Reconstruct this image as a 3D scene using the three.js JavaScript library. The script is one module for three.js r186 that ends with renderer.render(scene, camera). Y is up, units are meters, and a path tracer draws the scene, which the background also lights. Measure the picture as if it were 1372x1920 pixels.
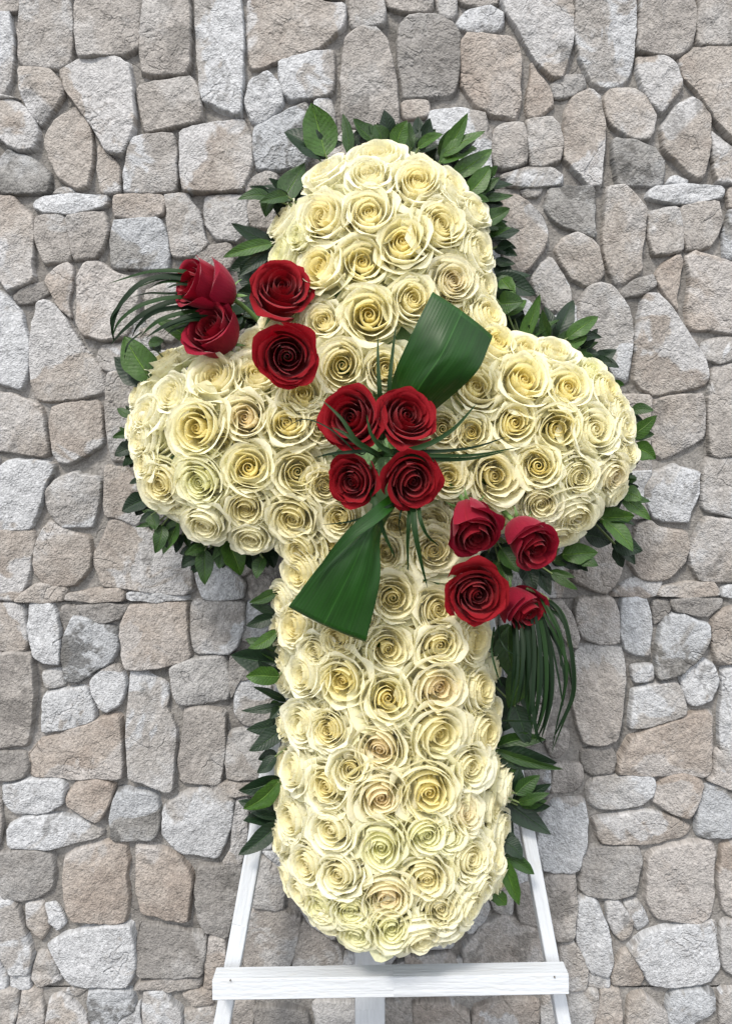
import * as THREE from 'three';
import { mergeGeometries } from 'three/addons/utils/BufferGeometryUtils.js';
import { RoundedBoxGeometry } from 'three/addons/geometries/RoundedBoxGeometry.js';

// ---------------------------------------------------------------- camera, sky, sun, exposure
const scene = new THREE.Scene();
const F = 1600, CX = 686, CY = 960, CAMY = 1.2, D = 1.1, PITCH = 0.075;   // focal length in photo pixels, camera height, distance to the wall
const camera = new THREE.PerspectiveCamera(2 * Math.atan(960 / F) * 180 / Math.PI, 1372 / 1920, 0.02, 200);
camera.position.set(0, CAMY, D);
camera.rotation.x = -PITCH;
camera.updateMatrixWorld();

const SKY = 1.0;
{
  const w = 64, h = 64, a = new Float32Array(w * h * 4);
  for (let j = 0; j < h; j++) {
    const el = ((j + 0.5) / h - 0.5) * Math.PI;            // row 0 is straight down
    const s = Math.sin(el);
    const L = s > 0 ? 0.75 + 0.25 * s : 0.2;                // thin bright overcast
    for (let i = 0; i < w; i++) a.set([L * SKY * 0.97, L * SKY, L * SKY * 1.06, 1], (j * w + i) * 4);
  }
  const t = new THREE.DataTexture(a, w, h, THREE.RGBAFormat, THREE.FloatType);
  t.mapping = THREE.EquirectangularReflectionMapping; t.magFilter = THREE.LinearFilter; t.minFilter = THREE.LinearFilter; t.needsUpdate = true;
  scene.background = t; scene.environment = t;
}
const sun = new THREE.DirectionalLight(0xfff6ea, 1.25);
sun.position.set(-0.85, 1.2 + 2.5, 2.0); sun.target.position.set(0, 1.2, 0);
sun.castShadow = true; sun.shadow.radius = 20; sun.shadow.mapSize.set(2048, 2048);
Object.assign(sun.shadow.camera, { left: -2, right: 2, top: 2, bottom: -2, near: 0.1, far: 8 });
scene.add(sun, sun.target);
const renderer = new THREE.WebGLRenderer({ antialias: true });
renderer.toneMapping = THREE.LinearToneMapping;
renderer.toneMappingExposure = 2.65;
renderer.shadowMap.enabled = true;

// ---------------------------------------------------------------- helpers
let seed = 12345;
const rnd = () => { seed = (seed * 1664525 + 1013904223) >>> 0; return seed / 4294967296; };
const rr = (a, b) => a + (b - a) * rnd();
const V = (x, y, z) => new THREE.Vector3(x, y, z);
const clamp = (x, a, b) => Math.min(b, Math.max(a, x));
const sstep = (a, b, x) => { const t = clamp((x - a) / (b - a), 0, 1); return t * t * (3 - 2 * t); };
const taken = {};
const numbered = n => { const k = taken[n] = (taken[n] ?? -1) + 1; return k ? n + '_' + String(k).padStart(3, '0') : n; };
function ray(x, y) { return V((x - CX) / F, -(y - CY) / F, -1).applyEuler(camera.rotation); }
function P(x, y, z) { const r = ray(x, y); return camera.position.clone().addScaledVector(r, (z - D) / r.z); }   // photo pixel onto the upright plane z
const mpp = z => (D - z) / F;                                                                                   // metres per pixel there
function mesh(name, g, m, parent) { const o = new THREE.Mesh(g, m); o.name = name; o.castShadow = o.receiveShadow = true; parent.add(o); return o; }
function thing(name, label, category, pos, group) {
  const o = new THREE.Group(); o.name = numbered(name); o.position.copy(pos); o.userData = { label, category };
  if (group) o.userData.group = group;
  scene.add(o); return o;
}
const hash = (x, y, s) => { let h = (x * 374761393 + y * 668265263 + s * 974634777) | 0; h = Math.imul(h ^ (h >>> 13), 1274126177); return ((h ^ (h >>> 16)) >>> 0) / 4294967296; };
function vnoise(x, y, per, s) {                      // value noise, repeats every per cells
  const xi = Math.floor(x), yi = Math.floor(y), fx = x - xi, fy = y - yi;
  const u = fx * fx * (3 - 2 * fx), v = fy * fy * (3 - 2 * fy), m = a => ((a % per) + per) % per;
  const a = hash(m(xi), m(yi), s), b = hash(m(xi + 1), m(yi), s), c = hash(m(xi), m(yi + 1), s), d = hash(m(xi + 1), m(yi + 1), s);
  return a + (b - a) * u + (c - a) * v + (a - b - c + d) * u * v;
}
function fbm(x, y, per, s, oct = 5, g = 0.55) { let r = 0, a = 1, t = 0; for (let i = 0; i < oct; i++) { r += a * vnoise(x, y, per, s + i); t += a; a *= g; x *= 2; y *= 2; per *= 2; } return r / t; }
function tex(n, f, srgb, m = n) {                       // f(u, v) -> [r, g, b] 0..1
  const a = new Uint8Array(n * m * 4);
  for (let j = 0; j < m; j++) for (let i = 0; i < n; i++) { const c = f((i + 0.5) / n, (j + 0.5) / m); const k = (j * n + i) * 4; a[k] = clamp(c[0], 0, 1) * 255; a[k + 1] = clamp(c[1], 0, 1) * 255; a[k + 2] = clamp(c[2], 0, 1) * 255; a[k + 3] = 255; }
  const t = new THREE.DataTexture(a, n, m); t.wrapS = t.wrapT = THREE.RepeatWrapping; t.magFilter = THREE.LinearFilter; t.minFilter = THREE.LinearMipmapLinearFilter; t.generateMipmaps = true;
  if (srgb) t.colorSpace = THREE.SRGBColorSpace; t.needsUpdate = true; return t;
}
const lerp3 = (a, b, t) => [a[0] + (b[0] - a[0]) * t, a[1] + (b[1] - a[1]) * t, a[2] + (b[2] - a[2]) * t];
function gridGeo(nu, nv, f) {                           // f(u in -1..1, v in 0..1) -> Vector3
  const p = [], uv = [], id = [];
  for (let j = 0; j <= nv; j++) for (let i = 0; i <= nu; i++) { const q = f(-1 + 2 * i / nu, j / nv); p.push(q.x, q.y, q.z); uv.push(i / nu, j / nv); }
  for (let j = 0; j < nv; j++) for (let i = 0; i < nu; i++) { const a = j * (nu + 1) + i, b = a + 1, c = a + nu + 1, d = c + 1; id.push(a, b, d, a, d, c); }
  const g = new THREE.BufferGeometry(); g.setAttribute('position', new THREE.Float32BufferAttribute(p, 3)); g.setAttribute('uv', new THREE.Float32BufferAttribute(uv, 2)); g.setIndex(id); g.computeVertexNormals(); return g;
}

// ---------------------------------------------------------------- ground
const TS = 0.42;      // metres covered by one stone texture
const groundM = new THREE.MeshStandardMaterial({ color: new THREE.Color(0.09, 0.085, 0.08), roughness: 0.95 });
{
  const g = new THREE.PlaneGeometry(60, 60); g.rotateX(-Math.PI / 2);
  const o = mesh('ground', g, groundM, scene); o.userData.kind = 'structure'; o.position.set(0, 0, 20);
}

// ---------------------------------------------------------------- stone print wallpaper, its printed stones and joints modelled in relief
const crackMask = (u, v) => sstep(0.5, 0.62, fbm(u * 4, v * 4, 4, 140, 3));
const stoneBump = tex(768, (u, v) => {
  const w = fbm(u * 6, v * 6, 6, 90, 3) * 0.5;
  const a = fbm(u * 14 + w, v * 14 + w, 14, 11, 6, 0.68), lo = fbm(u * 5 - w, v * 5 + w, 5, 19, 3);
  const st = Math.abs(2 * fbm(u * 8 + v * 5 + w, v * 8 - u * 3 - w, 4096, 44, 4, 0.6) - 1);
  const r = 1 - Math.abs(2 * fbm(u * 6 + w, v * 6 - w, 6, 40, 5, 0.6) - 1);
  const k = 0.1 + a * 0.6 + lo * 0.35 + 0.12 * st - sstep(0.955, 0.99, r) * 0.12 * crackMask(u, v) + 0.10 * (vnoise(u * 340, v * 340, 340, 3) - 0.5);
  return [k, k, k];
});
function stoneTex(base, light, dark, wash, stain, s) {  // sRGB 0..255 triples; wash = share of pale crust, stain = share of dark lichen
  return tex(512, (u, v) => {
    const w = fbm(u * 5, v * 5, 5, s + 70, 3) * 0.6;
    const n = fbm(u * 8 + w, v * 8 - w, 8, s, 6, 0.62), f = vnoise(u * 330, v * 330, 330, s + 5), g = vnoise(u * 150, v * 150, 150, s + 6);
    let c = lerp3(base, dark, sstep(0.5, 0.75, n) * 0.6);
    c = lerp3(c, light, sstep(0.5, 0.3, n) * 0.5);
    const p = fbm(u * 3 + w, v * 3 + w, 3, s + 20, 6, 0.62);
    c = lerp3(c, light, sstep(0.62 - wash * 0.3, 0.66 - wash * 0.3, p) * 0.85);
    const q = fbm(u * 6 - w, v * 6 + w, 6, s + 33, 6, 0.72);
    c = lerp3(c, [78, 76, 72], sstep(0.66 - stain * 0.25, 0.74 - stain * 0.25, q) * (0.25 + stain * 0.5));
    const cr = 1 - Math.abs(2 * fbm(u * 6 + w, v * 6 - w, 6, 40, 5, 0.6) - 1);
    c = lerp3(c, dark, sstep(0.96, 0.99, cr) * 0.2 * crackMask(u, v));
    const k = 1 + (f - 0.5) * 0.2 + (g - 0.5) * 0.16;
    return [c[0] * k / 364, c[1] * k / 364, c[2] * k / 363];
  }, true);
}
const stoneM = (...a) => new THREE.MeshStandardMaterial({ map: stoneTex(...a), bumpMap: stoneBump, bumpScale: 0.010, roughness: 0.93 });
const SM = {
  g: stoneM([198, 192, 185], [214, 213, 211], [172, 166, 160], 0.1, 0.05, 1),
  b: stoneM([202, 194, 185], [226, 226, 226], [176, 164, 153], 0.36, 0.06, 2),
  w: stoneM([203, 199, 194], [234, 237, 240], [178, 172, 165], 0.66, 0.08, 3),
  o: stoneM([203, 192, 181], [217, 212, 207], [182, 167, 154], 0.16, 0.03, 4),
  d: stoneM([176, 174, 170], [218, 222, 226], [136, 134, 130], 0.42, 0.5, 5),
  f: stoneM([174, 170, 165], [196, 194, 191], [148, 144, 139], 0.1, 0.2, 6),
};
const mortarM = new THREE.MeshStandardMaterial({ map: stoneTex([172, 168, 162], [192, 188, 183], [142, 137, 131], 0.2, 0.2, 7), bumpMap: stoneBump, bumpScale: 0.009, roughness: 0.97 });
const wall = thing('stone_print_wall', 'pale stone print wallpaper in horizontal strips behind the floral cross, printed stones modelled in relief', 'wall', V(0, 0, 0));

const SEAM = [[367, 349], [1129, 1119], [1849, 1849]];    // strip joints in the photograph, at the left and right edges
const seamY = (k, x) => SEAM[k][0] + (SEAM[k][1] - SEAM[k][0]) * x / 1372;
const stones = [];                                         // { tone, pts in photo pixels, strip }
function S(ox, oy, k, txt) {
  for (const ln of txt.trim().split('\n')) {
    const m = ln.trim().split(/\s+/); const tone = m.shift();
    const pts = m.map(q => { const [x, y] = q.split(',').map(Number); return [ox + x * k, oy + y * k]; });
    stones.push({ tone, pts });
  }
}
S(0, 0, .5102, `
w 0,60 45,62 58,150 50,290 30,345 -20,372 -20,60
g -20,0 85,0 70,52 -20,45
g 95,-20 258,-20 275,90 265,235 215,258 90,245 78,200
g 292,5 480,5 515,30 512,180 470,205 300,220 290,130
g 540,-20 695,-20 698,70 702,260 680,285 530,280 525,120
w 715,-20 885,0 892,100 890,425 860,425 750,375 740,330 735,220
b 920,10 1060,15 1265,25 1260,110 1170,185 1030,225 960,260 925,255 918,130
w 1030,240 1110,218 1225,190 1222,340 1190,360 1075,375 1045,350
w 925,310 985,275 1030,325 1040,380 1000,430 960,462 930,450 905,380
d 940,480 1040,430 1130,385 1145,560 1110,615 1040,625 950,622 935,540
b 80,262 190,265 230,320 238,355 160,470 120,420 90,340
b 228,265 300,228 430,220 480,250 490,350 500,480 460,572 400,565 340,450 290,385 247,340
b -20,385 50,372 110,415 150,490 130,555 70,555 -20,490
b 180,520 215,450 280,405 330,460 345,560 330,690 290,698 230,660 195,590
d 10,600 40,555 70,575 130,595 185,640 188,712 15,714
b 365,545 395,565 440,620 448,712 378,712
g 515,325 640,310 710,300 735,350 745,455 640,470 540,492 520,400
w 465,650 495,515 640,505 652,560 652,710 465,712
b 672,500 740,470 900,445 922,520 922,620 890,706 682,710 675,600
g 900,680 980,635 1020,650 1000,706 910,710
w 205,714 225,700 270,698 275,714
w 1158,380 1215,372 1225,440 1225,520 1160,520
b 935,-20 1250,-20 1255,10 1060,2 940,-2
`);
S(0, 0, 1, `
g 657,3 712,-8 720,28 717,50 660,57
g 648,80 672,64 708,62 726,87 738,153 748,240 642,240 643,130
g 207,703 260,697 290,720 290,860 212,862 206,780
g 388,372 460,370 464,428 448,455 408,448 388,423
g 468,383 515,375 515,430 470,425
g 364,492 375,470 430,458 440,480 430,505 370,510
g 275,548 330,530 350,600 330,640 284,630
w 366,1062 420,1060 460,1090 455,1119 385,1120
g 468,1080 510,1080 510,1118 470,1120
d 1303,1540 1318,1470 1390,1484 1390,1560 1325,1566 1303,1558
g 1331,691 1390,683 1390,852 1325,855 1325,760
`);
S(672, 0, .5102, `
g 100,-20 265,-20 265,40 240,55 160,50 110,35
g 285,-20 350,-20 352,60 335,75 300,55
g 370,-20 495,-20 505,22 470,28 400,26 375,18
w 362,90 400,50 480,35 525,60 525,95 500,128 420,125 370,110
f 150,105 190,72 290,75 345,110 365,150 365,250 345,355 200,360 165,365 150,230
o 375,180 395,140 480,150 565,160 590,220 580,310 590,370 570,440 500,430 430,395 385,330
o 628,240 650,275 700,350 708,385 660,430 625,440 612,400 630,320
b 512,-20 770,-20 780,60 780,150 755,250 745,290 705,292 655,240 585,120 535,50
w 797,-20 1000,-20 1005,60 1000,220 985,290 940,325 890,330 850,300 812,230 792,120
g 1030,20 1050,-20 1220,-20 1230,60 1215,170 1165,213 1080,207 1022,198 1022,100
g 1250,-20 1400,-20 1400,165 1300,170 1240,175 1240,80
b 1017,222 1120,222 1160,265 1178,320 1100,428 1060,370 1025,290
b 900,380 920,335 1000,335 1050,370 1083,435 1060,515 1000,515 930,465 905,420
b 757,420 790,365 850,335 880,370 893,470 888,600 883,686 837,686 802,640 752,590
f 702,322 760,288 810,286 828,320 790,345 740,363 717,358
b 1172,225 1230,188 1400,183 1400,560 1340,500 1300,440 1270,388 1240,340 1192,300 1177,250
b 1112,480 1160,402 1220,367 1260,392 1280,450 1275,560 1255,658 1215,653 1160,590 1120,560
d 935,600 930,522 1000,527 1080,560 1110,600 1110,660 1100,684 950,684
b 1287,485 1320,515 1400,600 1400,674 1307,676 1300,580
w 1130,678 1150,657 1200,667 1190,678
g 500,480 560,458 603,460 616,600 540,625 500,620 485,560
g 617,450 700,440 725,470 740,520 735,590 690,615 632,613 623,530
w 520,650 600,630 700,625 740,650 735,686 560,690
w 265,420 350,410 460,425 465,470 460,540 300,560 260,480
b 165,382 250,377 252,430 170,440
`);
S(0, 350, .3061, `
b -40,76 95,74 140,140 215,200 215,330 205,460 225,560 200,590 70,640 40,600 -40,480
w 230,100 290,68 668,64 665,130 580,150 400,170 290,168 225,130
g 235,210 300,192 400,190 418,240 447,450 290,475 255,380 235,270
g 427,200 500,190 650,168 670,290 640,370 600,435 472,448 453,380 443,300
o 715,66 1000,64 1008,100 1000,178 900,198 720,190
d 700,300 720,230 850,212 980,207 1020,290 1040,420 1030,510 850,505 705,500 697,400
g 1018,64 1160,64 1180,120 1225,180 1245,290 1280,360 1200,428 1070,438 1055,330 1042,180
o 302,580 350,512 430,478 458,520 446,600 425,680 455,815 380,740 332,640
o 490,560 530,472 620,477 700,532 830,580 850,640 840,780 790,920 650,935 520,905 490,830 505,700
f 102,680 160,637 270,592 308,660 200,713 130,722
w -40,640 40,670 100,722 148,800 160,900 188,960 178,1150 150,1243 80,1218 -40,1170
b 247,717 300,712 378,762 447,880 515,990 605,1090 658,1230 640,1263 450,1298 300,1310 240,1288 212,1200 207,950 227,830
w 640,982 780,977 820,1040 800,1108 700,1128 622,1108 612,1050
`);
S(0, 740, .3061, `
b -40,-10 110,10 160,40 265,75 270,150 298,260 318,360 270,376 150,353 -40,325
b 335,80 450,57 600,44 628,80 633,240 638,300 560,348 450,408 392,413 347,350 327,200
w -40,560 30,432 100,407 270,412 343,432 338,480 290,550 260,670 235,720 200,813 100,823 -40,828
w 302,590 360,522 490,477 500,500 628,512 623,620 590,740 578,803 400,798 342,758 312,690
b -40,838 130,837 215,829 222,900 190,1030 180,1130 140,1228 90,1243 -40,1238
b 222,960 262,860 320,782 370,812 440,852 548,872 573,960 548,1060 468,1150 400,1163 300,1158 232,1080
b 662,440 780,460 850,540 880,640 900,740 840,793 740,743 662,738 657,620
b 592,980 652,880 692,762 850,802 930,852 1110,962 1178,1060 1178,1180 1130,1220 950,1198 740,1168 652,1163 602,1060
b 100,1260 180,1197 250,1162 418,1177 388,1258
b 407,1258 430,1212 600,1197 728,1177 768,1210 768,1256
w 792,1256 802,1202 1000,1212 1150,1227 1155,1254
`);
S(0, 1110, .379, `
b -40,56 105,58 130,100 145,230 140,275 30,280 -40,270
w 160,56 265,56 288,110 303,250 308,345 230,335 182,310 162,200
f 387,64 636,56 636,75 600,123 510,143 430,118 402,90
f 322,72 375,72 398,110 380,140 332,190 317,130
d 332,230 372,122 440,132 490,162 578,172 588,260 560,330 490,368 400,438 342,428 327,330
o 612,160 652,64 928,50 923,140 943,310 900,340 760,363 642,373 617,320
w 962,47 1213,47 1208,160 1178,250 1140,293 972,293 952,180
w 1232,47 1320,50 1330,180 1250,240 1202,230
o 167,790 232,717 430,662 520,612 598,602 610,750 608,908 560,912 480,902 330,908 172,903
w 652,400 690,392 828,460 843,520 828,565 868,660 863,968 840,973 740,928 652,898 647,700
g 852,370 950,332 1108,314 1133,420 1133,520 900,548 872,500
g 922,577 1010,572 1118,592 1113,780 1093,938 902,928 892,830 917,700
g -40,310 60,292 168,302 176,420 163,650 148,738 -40,768
f -40,800 128,787 143,870 120,908 -40,918
w 225,397 308,382 323,453 240,463
w 235,502 428,467 468,570 468,628 350,658 222,688 227,600
w 457,440 520,382 580,357 608,390 628,450 600,538 540,583 502,558 467,490
w 32,950 160,927 300,922 328,950 318,1030 250,1073 90,1083 32,1030
o 347,1000 402,932 480,914 568,950 548,1030 498,1118 430,1088 342,1040
d 562,1100 577,1020 602,967 778,992 793,1060 788,1160 758,1203 602,1213 562,1198
w 822,1060 902,1002 1020,962 1158,1022 1148,1120 1118,1210 1080,1293 1000,1288 892,1268 812,1190
g 1132,700 1202,682 1310,672 1310,800 1290,903 1180,913 1132,903
w 1172,450 1232,422 1340,450 1340,640 1222,648 1172,590
b 1042,942 1250,932 1250,990 1102,998
g -40,1030 15,1040 8,1240 -40,1260
`);
S(0, 1490, .379, `
w 57,150 132,102 330,97 430,122 518,170 500,198 330,233 200,248 62,243
f 12,282 140,262 263,282 273,350 258,450 200,493 120,508 22,488 10,420
o 342,300 420,257 540,237 623,237 638,320 623,400 638,500 628,598 590,623 372,603 342,520 332,420
o 682,242 760,252 898,302 953,400 943,480 933,608 850,598 712,568 692,480 692,360
f 987,352 1100,342 1200,332 1175,500 1130,688 1022,658 987,580 977,480
w -40,520 60,507 108,560 118,640 168,760 148,878 62,868 32,790 -40,720
b 142,532 215,522 245,640 210,708 152,640
w 228,547 283,537 328,620 290,653 252,610
w 252,740 342,682 520,642 653,634 666,720 678,850 638,918 540,928 362,918 302,830
f 707,627 850,652 1018,682 1018,760 998,868 850,878 692,878 687,760
o 1042,692 1120,697 1115,800 1060,942 1012,942 1032,800
g 702,912 850,892 998,892 988,942 672,943
w -40,770 38,870 38,942 -40,942
w 72,882 148,892 153,942 67,942
b 202,772 250,782 308,900 202,928 172,890
g -40,957 98,957 93,1060 58,1150 -40,1150
b 122,957 208,957 218,1050 228,1150 92,1150 117,1050
b 262,1000 330,977 378,1030 428,1080 453,1150 242,1150
w 322,955 430,955 400,975 350,970
d 462,957 658,955 673,1050 600,1080 560,1150 470,1150 447,1000
w 722,957 818,957 848,1010 903,1050 903,1150 722,1150
b 912,975 960,957 1050,957 1050,1028 960,1018
g 922,1060 1060,1042 1060,1150 922,1150
b 1152,250 1172,30 1237,20 1202,328 1102,318
`);
S(430, 1380, .4738, `
g 122,482 215,502 215,670 97,660
g 92,682 180,672 278,712 268,800 230,915 62,910
g 292,722 340,762 438,832 453,910 262,910 252,830
b 922,832 1000,742 1080,702 1220,762 1240,890 932,900
g 1032,632 1108,602 1113,703 1052,680
g 1132,532 1190,562 1218,740 1142,720
g 642,890 860,842 908,890 642,905
f 102,1060 300,1070 320,1160 112,1160
b 337,1045 493,1045 493,1160 352,1160
g 622,1042 718,1042 718,1160 622,1160
b 732,1042 850,1042 938,1080 948,1160 732,1160
b 972,1060 1100,1032 1218,1042 1208,1160 962,1160
g 22,1042 98,1042 88,1160 32,1160
`);
S(900, 1490, .344, `
w 342,110 402,32 558,22 568,130 558,250 528,388 470,408 342,398 312,260
b 612,120 720,102 900,87 1038,112 1128,170 1098,218 900,248 652,248
f 562,300 640,277 848,277 858,350 838,440 828,508 740,548 602,538 542,500 547,400
o 907,350 942,292 1100,262 1238,247 1263,310 1248,400 1263,500 1238,648 1180,688 1050,668 952,658 902,560
o 1302,280 1400,240 1400,680 1312,608 1292,480
g 342,442 508,427 513,560 498,768 402,768 372,620
w 532,560 590,547 628,580 668,680 688,780 713,870 688,968 602,958 562,880 522,780
b 682,572 740,567 818,680 808,740 760,778 712,720 692,650
w 782,582 848,572 903,680 850,718 817,670
w 802,830 902,742 1050,712 1263,687 1273,800 1288,928 1238,998 1050,1018 922,1008 852,890
g 432,802 500,792 558,880 573,980 558,1038 472,1038 432,920
w 597,967 688,987 690,1038 592,1038
b 762,852 800,842 878,970 858,1018 722,1018 717,960
g 1302,692 1400,665 1400,975 1312,928
g 482,1055 628,1053 628,1130 588,1280 492,1280
b 652,1053 748,1053 763,1280 612,1280 642,1150
b 812,1090 870,1072 1008,1180 1008,1280 792,1280
d 1022,1090 1060,1054 1248,1054 1258,1150 1150,1200 1120,1280 1032,1280 1012,1170
w 1292,1054 1400,1054 1400,1280 1302,1280
g 342,1072 380,1082 400,1280 332,1280
`);
S(900, 1110, .344, `
b 527,34 708,34 738,120 743,268 640,273 562,240 522,180 517,100
w 762,33 888,34 908,110 908,250 918,338 832,328 782,300 757,200
f 937,52 1008,48 1018,90 980,140 942,168
f 1027,35 1303,33 1288,80 1220,128 1130,108 1052,98
d 952,330 992,132 1100,122 1160,162 1233,172 1228,260 1180,338 1080,428 962,463 947,420
b 1257,150 1310,102 1400,75 1400,368 1282,383 1262,300
g 497,400 522,302 640,287 758,302 773,420 753,640 733,788 660,813 552,803 522,700 502,600
f 547,862 698,837 723,900 713,968 602,983 562,950
w 822,402 923,397 928,468 837,478
w 832,532 1058,487 1098,600 1093,658 940,708 812,738 817,640
w 1087,450 1140,402 1215,372 1253,400 1278,480 1240,568 1150,608 1122,580 1097,520
o 752,900 822,782 1050,702 1150,652 1238,652 1248,800 1243,988 1200,998 1090,982 900,982 747,978
w 587,1030 652,1002 900,992 933,1020 923,1090 850,1148 642,1173 592,1130
o 947,1070 1002,1002 1090,987 1198,1030 1168,1130 1120,1213 1032,1188 932,1130
w 1302,430 1400,415 1400,1020 1292,968 1297,700
g 342,762 420,742 473,760 463,840 420,888 382,878
g 402,932 543,937 548,1010 510,1068 382,1083
g 372,34 440,42 488,130 528,230 510,298 452,250 402,150
`);
S(950, 340, .3076, `
b -30,112 60,97 130,152 208,230 238,350 200,430 120,538 70,573 -30,560
w 92,62 203,52 180,90 112,93
d 237,150 252,52 518,48 518,160 500,220 528,338 500,348 420,308 320,268 242,200
b 292,430 352,352 430,332 528,400 573,560 530,618 470,638 392,598 322,490
w 147,610 202,522 260,472 308,550 368,660 373,740 320,808 232,788
b 592,200 602,62 700,46 758,112 828,180 818,300 798,440 813,540 700,618 652,628 602,520 582,400
w 847,90 882,44 1298,38 1298,110 1150,133 1000,143 852,118
g 852,200 1028,167 1046,290 1052,430 882,453 862,340
g 1045,167 1268,132 1283,260 1250,338 1220,408 1082,423 1063,330
w 427,850 442,740 492,652 560,632 628,652 688,720 733,800 753,930 743,1100 720,1208 652,1198 542,1040 482,960
f 692,670 760,622 868,577 893,640 800,688 722,708
b 832,702 900,697 968,762 1038,870 1098,960 1188,1080 1218,1200 1190,1238 1050,1268 882,1298 802,1258 767,1200 782,950 802,810
o 897,580 952,512 1040,457 1058,510 1028,600 1018,700 1036,795 962,700
o 1077,480 1130,442 1230,472 1400,530 1400,930 1240,908 1112,898 1082,800 1110,640
w 1192,980 1400,952 1400,1076 1270,1108 1192,1070
d 1312,300 1342,192 1400,180 1400,490 1307,468
b 1342,62 1400,35 1400,160 1342,158
`);
S(950, 740, .3076, `
b 862,110 902,42 1000,17 1168,7 1178,90 1183,250 1100,298 1000,358 930,388 892,368 872,260
w 822,570 872,492 1018,432 1030,452 1158,477 1148,600 1098,700 1093,763 950,763 882,738 832,650
w 1182,480 1212,392 1400,392 1400,755 1260,708 1177,688
b 782,800 860,767 910,812 1000,832 1068,832 1083,930 1058,1020 968,1108 900,1123 802,1108 742,1020
b 1097,950 1152,850 1192,752 1400,775 1400,1133 1162,1128 1112,1030
b 382,1030 432,972 600,912 688,942 688,1040 640,1148 590,1198 520,1178 402,1128
b 622,1222 702,1152 780,1117 928,1132 888,1222
b 907,1222 932,1162 1100,1147 1238,1137 1268,1180 1278,1222
g 292,1030 368,1022 368,1108 322,1138 282,1100
w 1302,1222 1312,1172 1400,1160 1400,1222
`);
const inPoly = (p, poly) => { let c = false; for (let i = 0, j = poly.length - 1; i < poly.length; j = i++) { const [xi, yi] = poly[i], [xj, yj] = poly[j]; if ((yi > p[1]) !== (yj > p[1]) && p[0] < (xj - xi) * (p[1] - yi) / (yj - yi) + xi) c = !c; } return c; };
// stones of the wall that the photograph does not show: behind the flowers and beyond the frame
const fillers = [];
{
  const segDist = (p, a, b) => { const dx = b[0] - a[0], dy = b[1] - a[1], t = clamp(((p[0] - a[0]) * dx + (p[1] - a[1]) * dy) / (dx * dx + dy * dy), 0, 1); return Math.hypot(p[0] - a[0] - t * dx, p[1] - a[1] - t * dy); };
  const near = p => stones.some(s => inPoly(p, s.pts) || s.pts.some((q, i) => segDist(p, q, s.pts[(i + 1) % s.pts.length]) < 7));
  const strips = [[-1150, -402], [-395, 360], [366, 1120], [1128, 1845], [1853, 2400]];
  for (const [y0, y1] of strips) {
    let y = y0;
    while (y < y1 - 30) {
      let h = rr(75, 150); if (y + h > y1 - 40) h = y1 - y;
      let x = -650 + rr(-60, 0);
      const jr = () => rr(-9, 9);
      while (x < 2050) {
        const w = rr(60, 150), yb = y + h;
        let c = [[x + 6 + jr(), y + 6 + (y > y0 ? jr() : 0)], [x + w * 0.5, y + 4], [x + w - 6 + jr(), y + 6 + (y > y0 ? jr() : 0)], [x + w - 4, y + h * 0.5 + jr()], [x + w - 6 + jr(), yb - 6 + (yb < y1 ? jr() : 0)], [x + w * 0.5, yb - 5], [x + 6 + jr(), yb - 6 + (yb < y1 ? jr() : 0)], [x + 4, y + h * 0.5 + jr()]];
        const tone = 'ggbbbwwwofd'[Math.floor(rnd() * 11)];
        const m = [c.reduce((a, q) => a + q[0], 0) / 8, c.reduce((a, q) => a + q[1], 0) / 8];
        if (!near(m)) {                                   // pull the outline in where a traced stone is in the way
          c = c.map(q => { let t = 1; while (t > 0.1 && near([m[0] + (q[0] - m[0]) * t, m[1] + (q[1] - m[1]) * t])) t -= 0.08; return [m[0] + (q[0] - m[0]) * t, m[1] + (q[1] - m[1]) * t]; });
          const area = Math.abs(c.reduce((a, q, i) => { const r = c[(i + 1) % 8]; return a + q[0] * r[1] - q[1] * r[0]; }, 0)) / 2;
          if (area > 900) fillers.push({ tone, pts: c });
        }
        x += w;
      }
      y += h;
    }
  }
}
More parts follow.
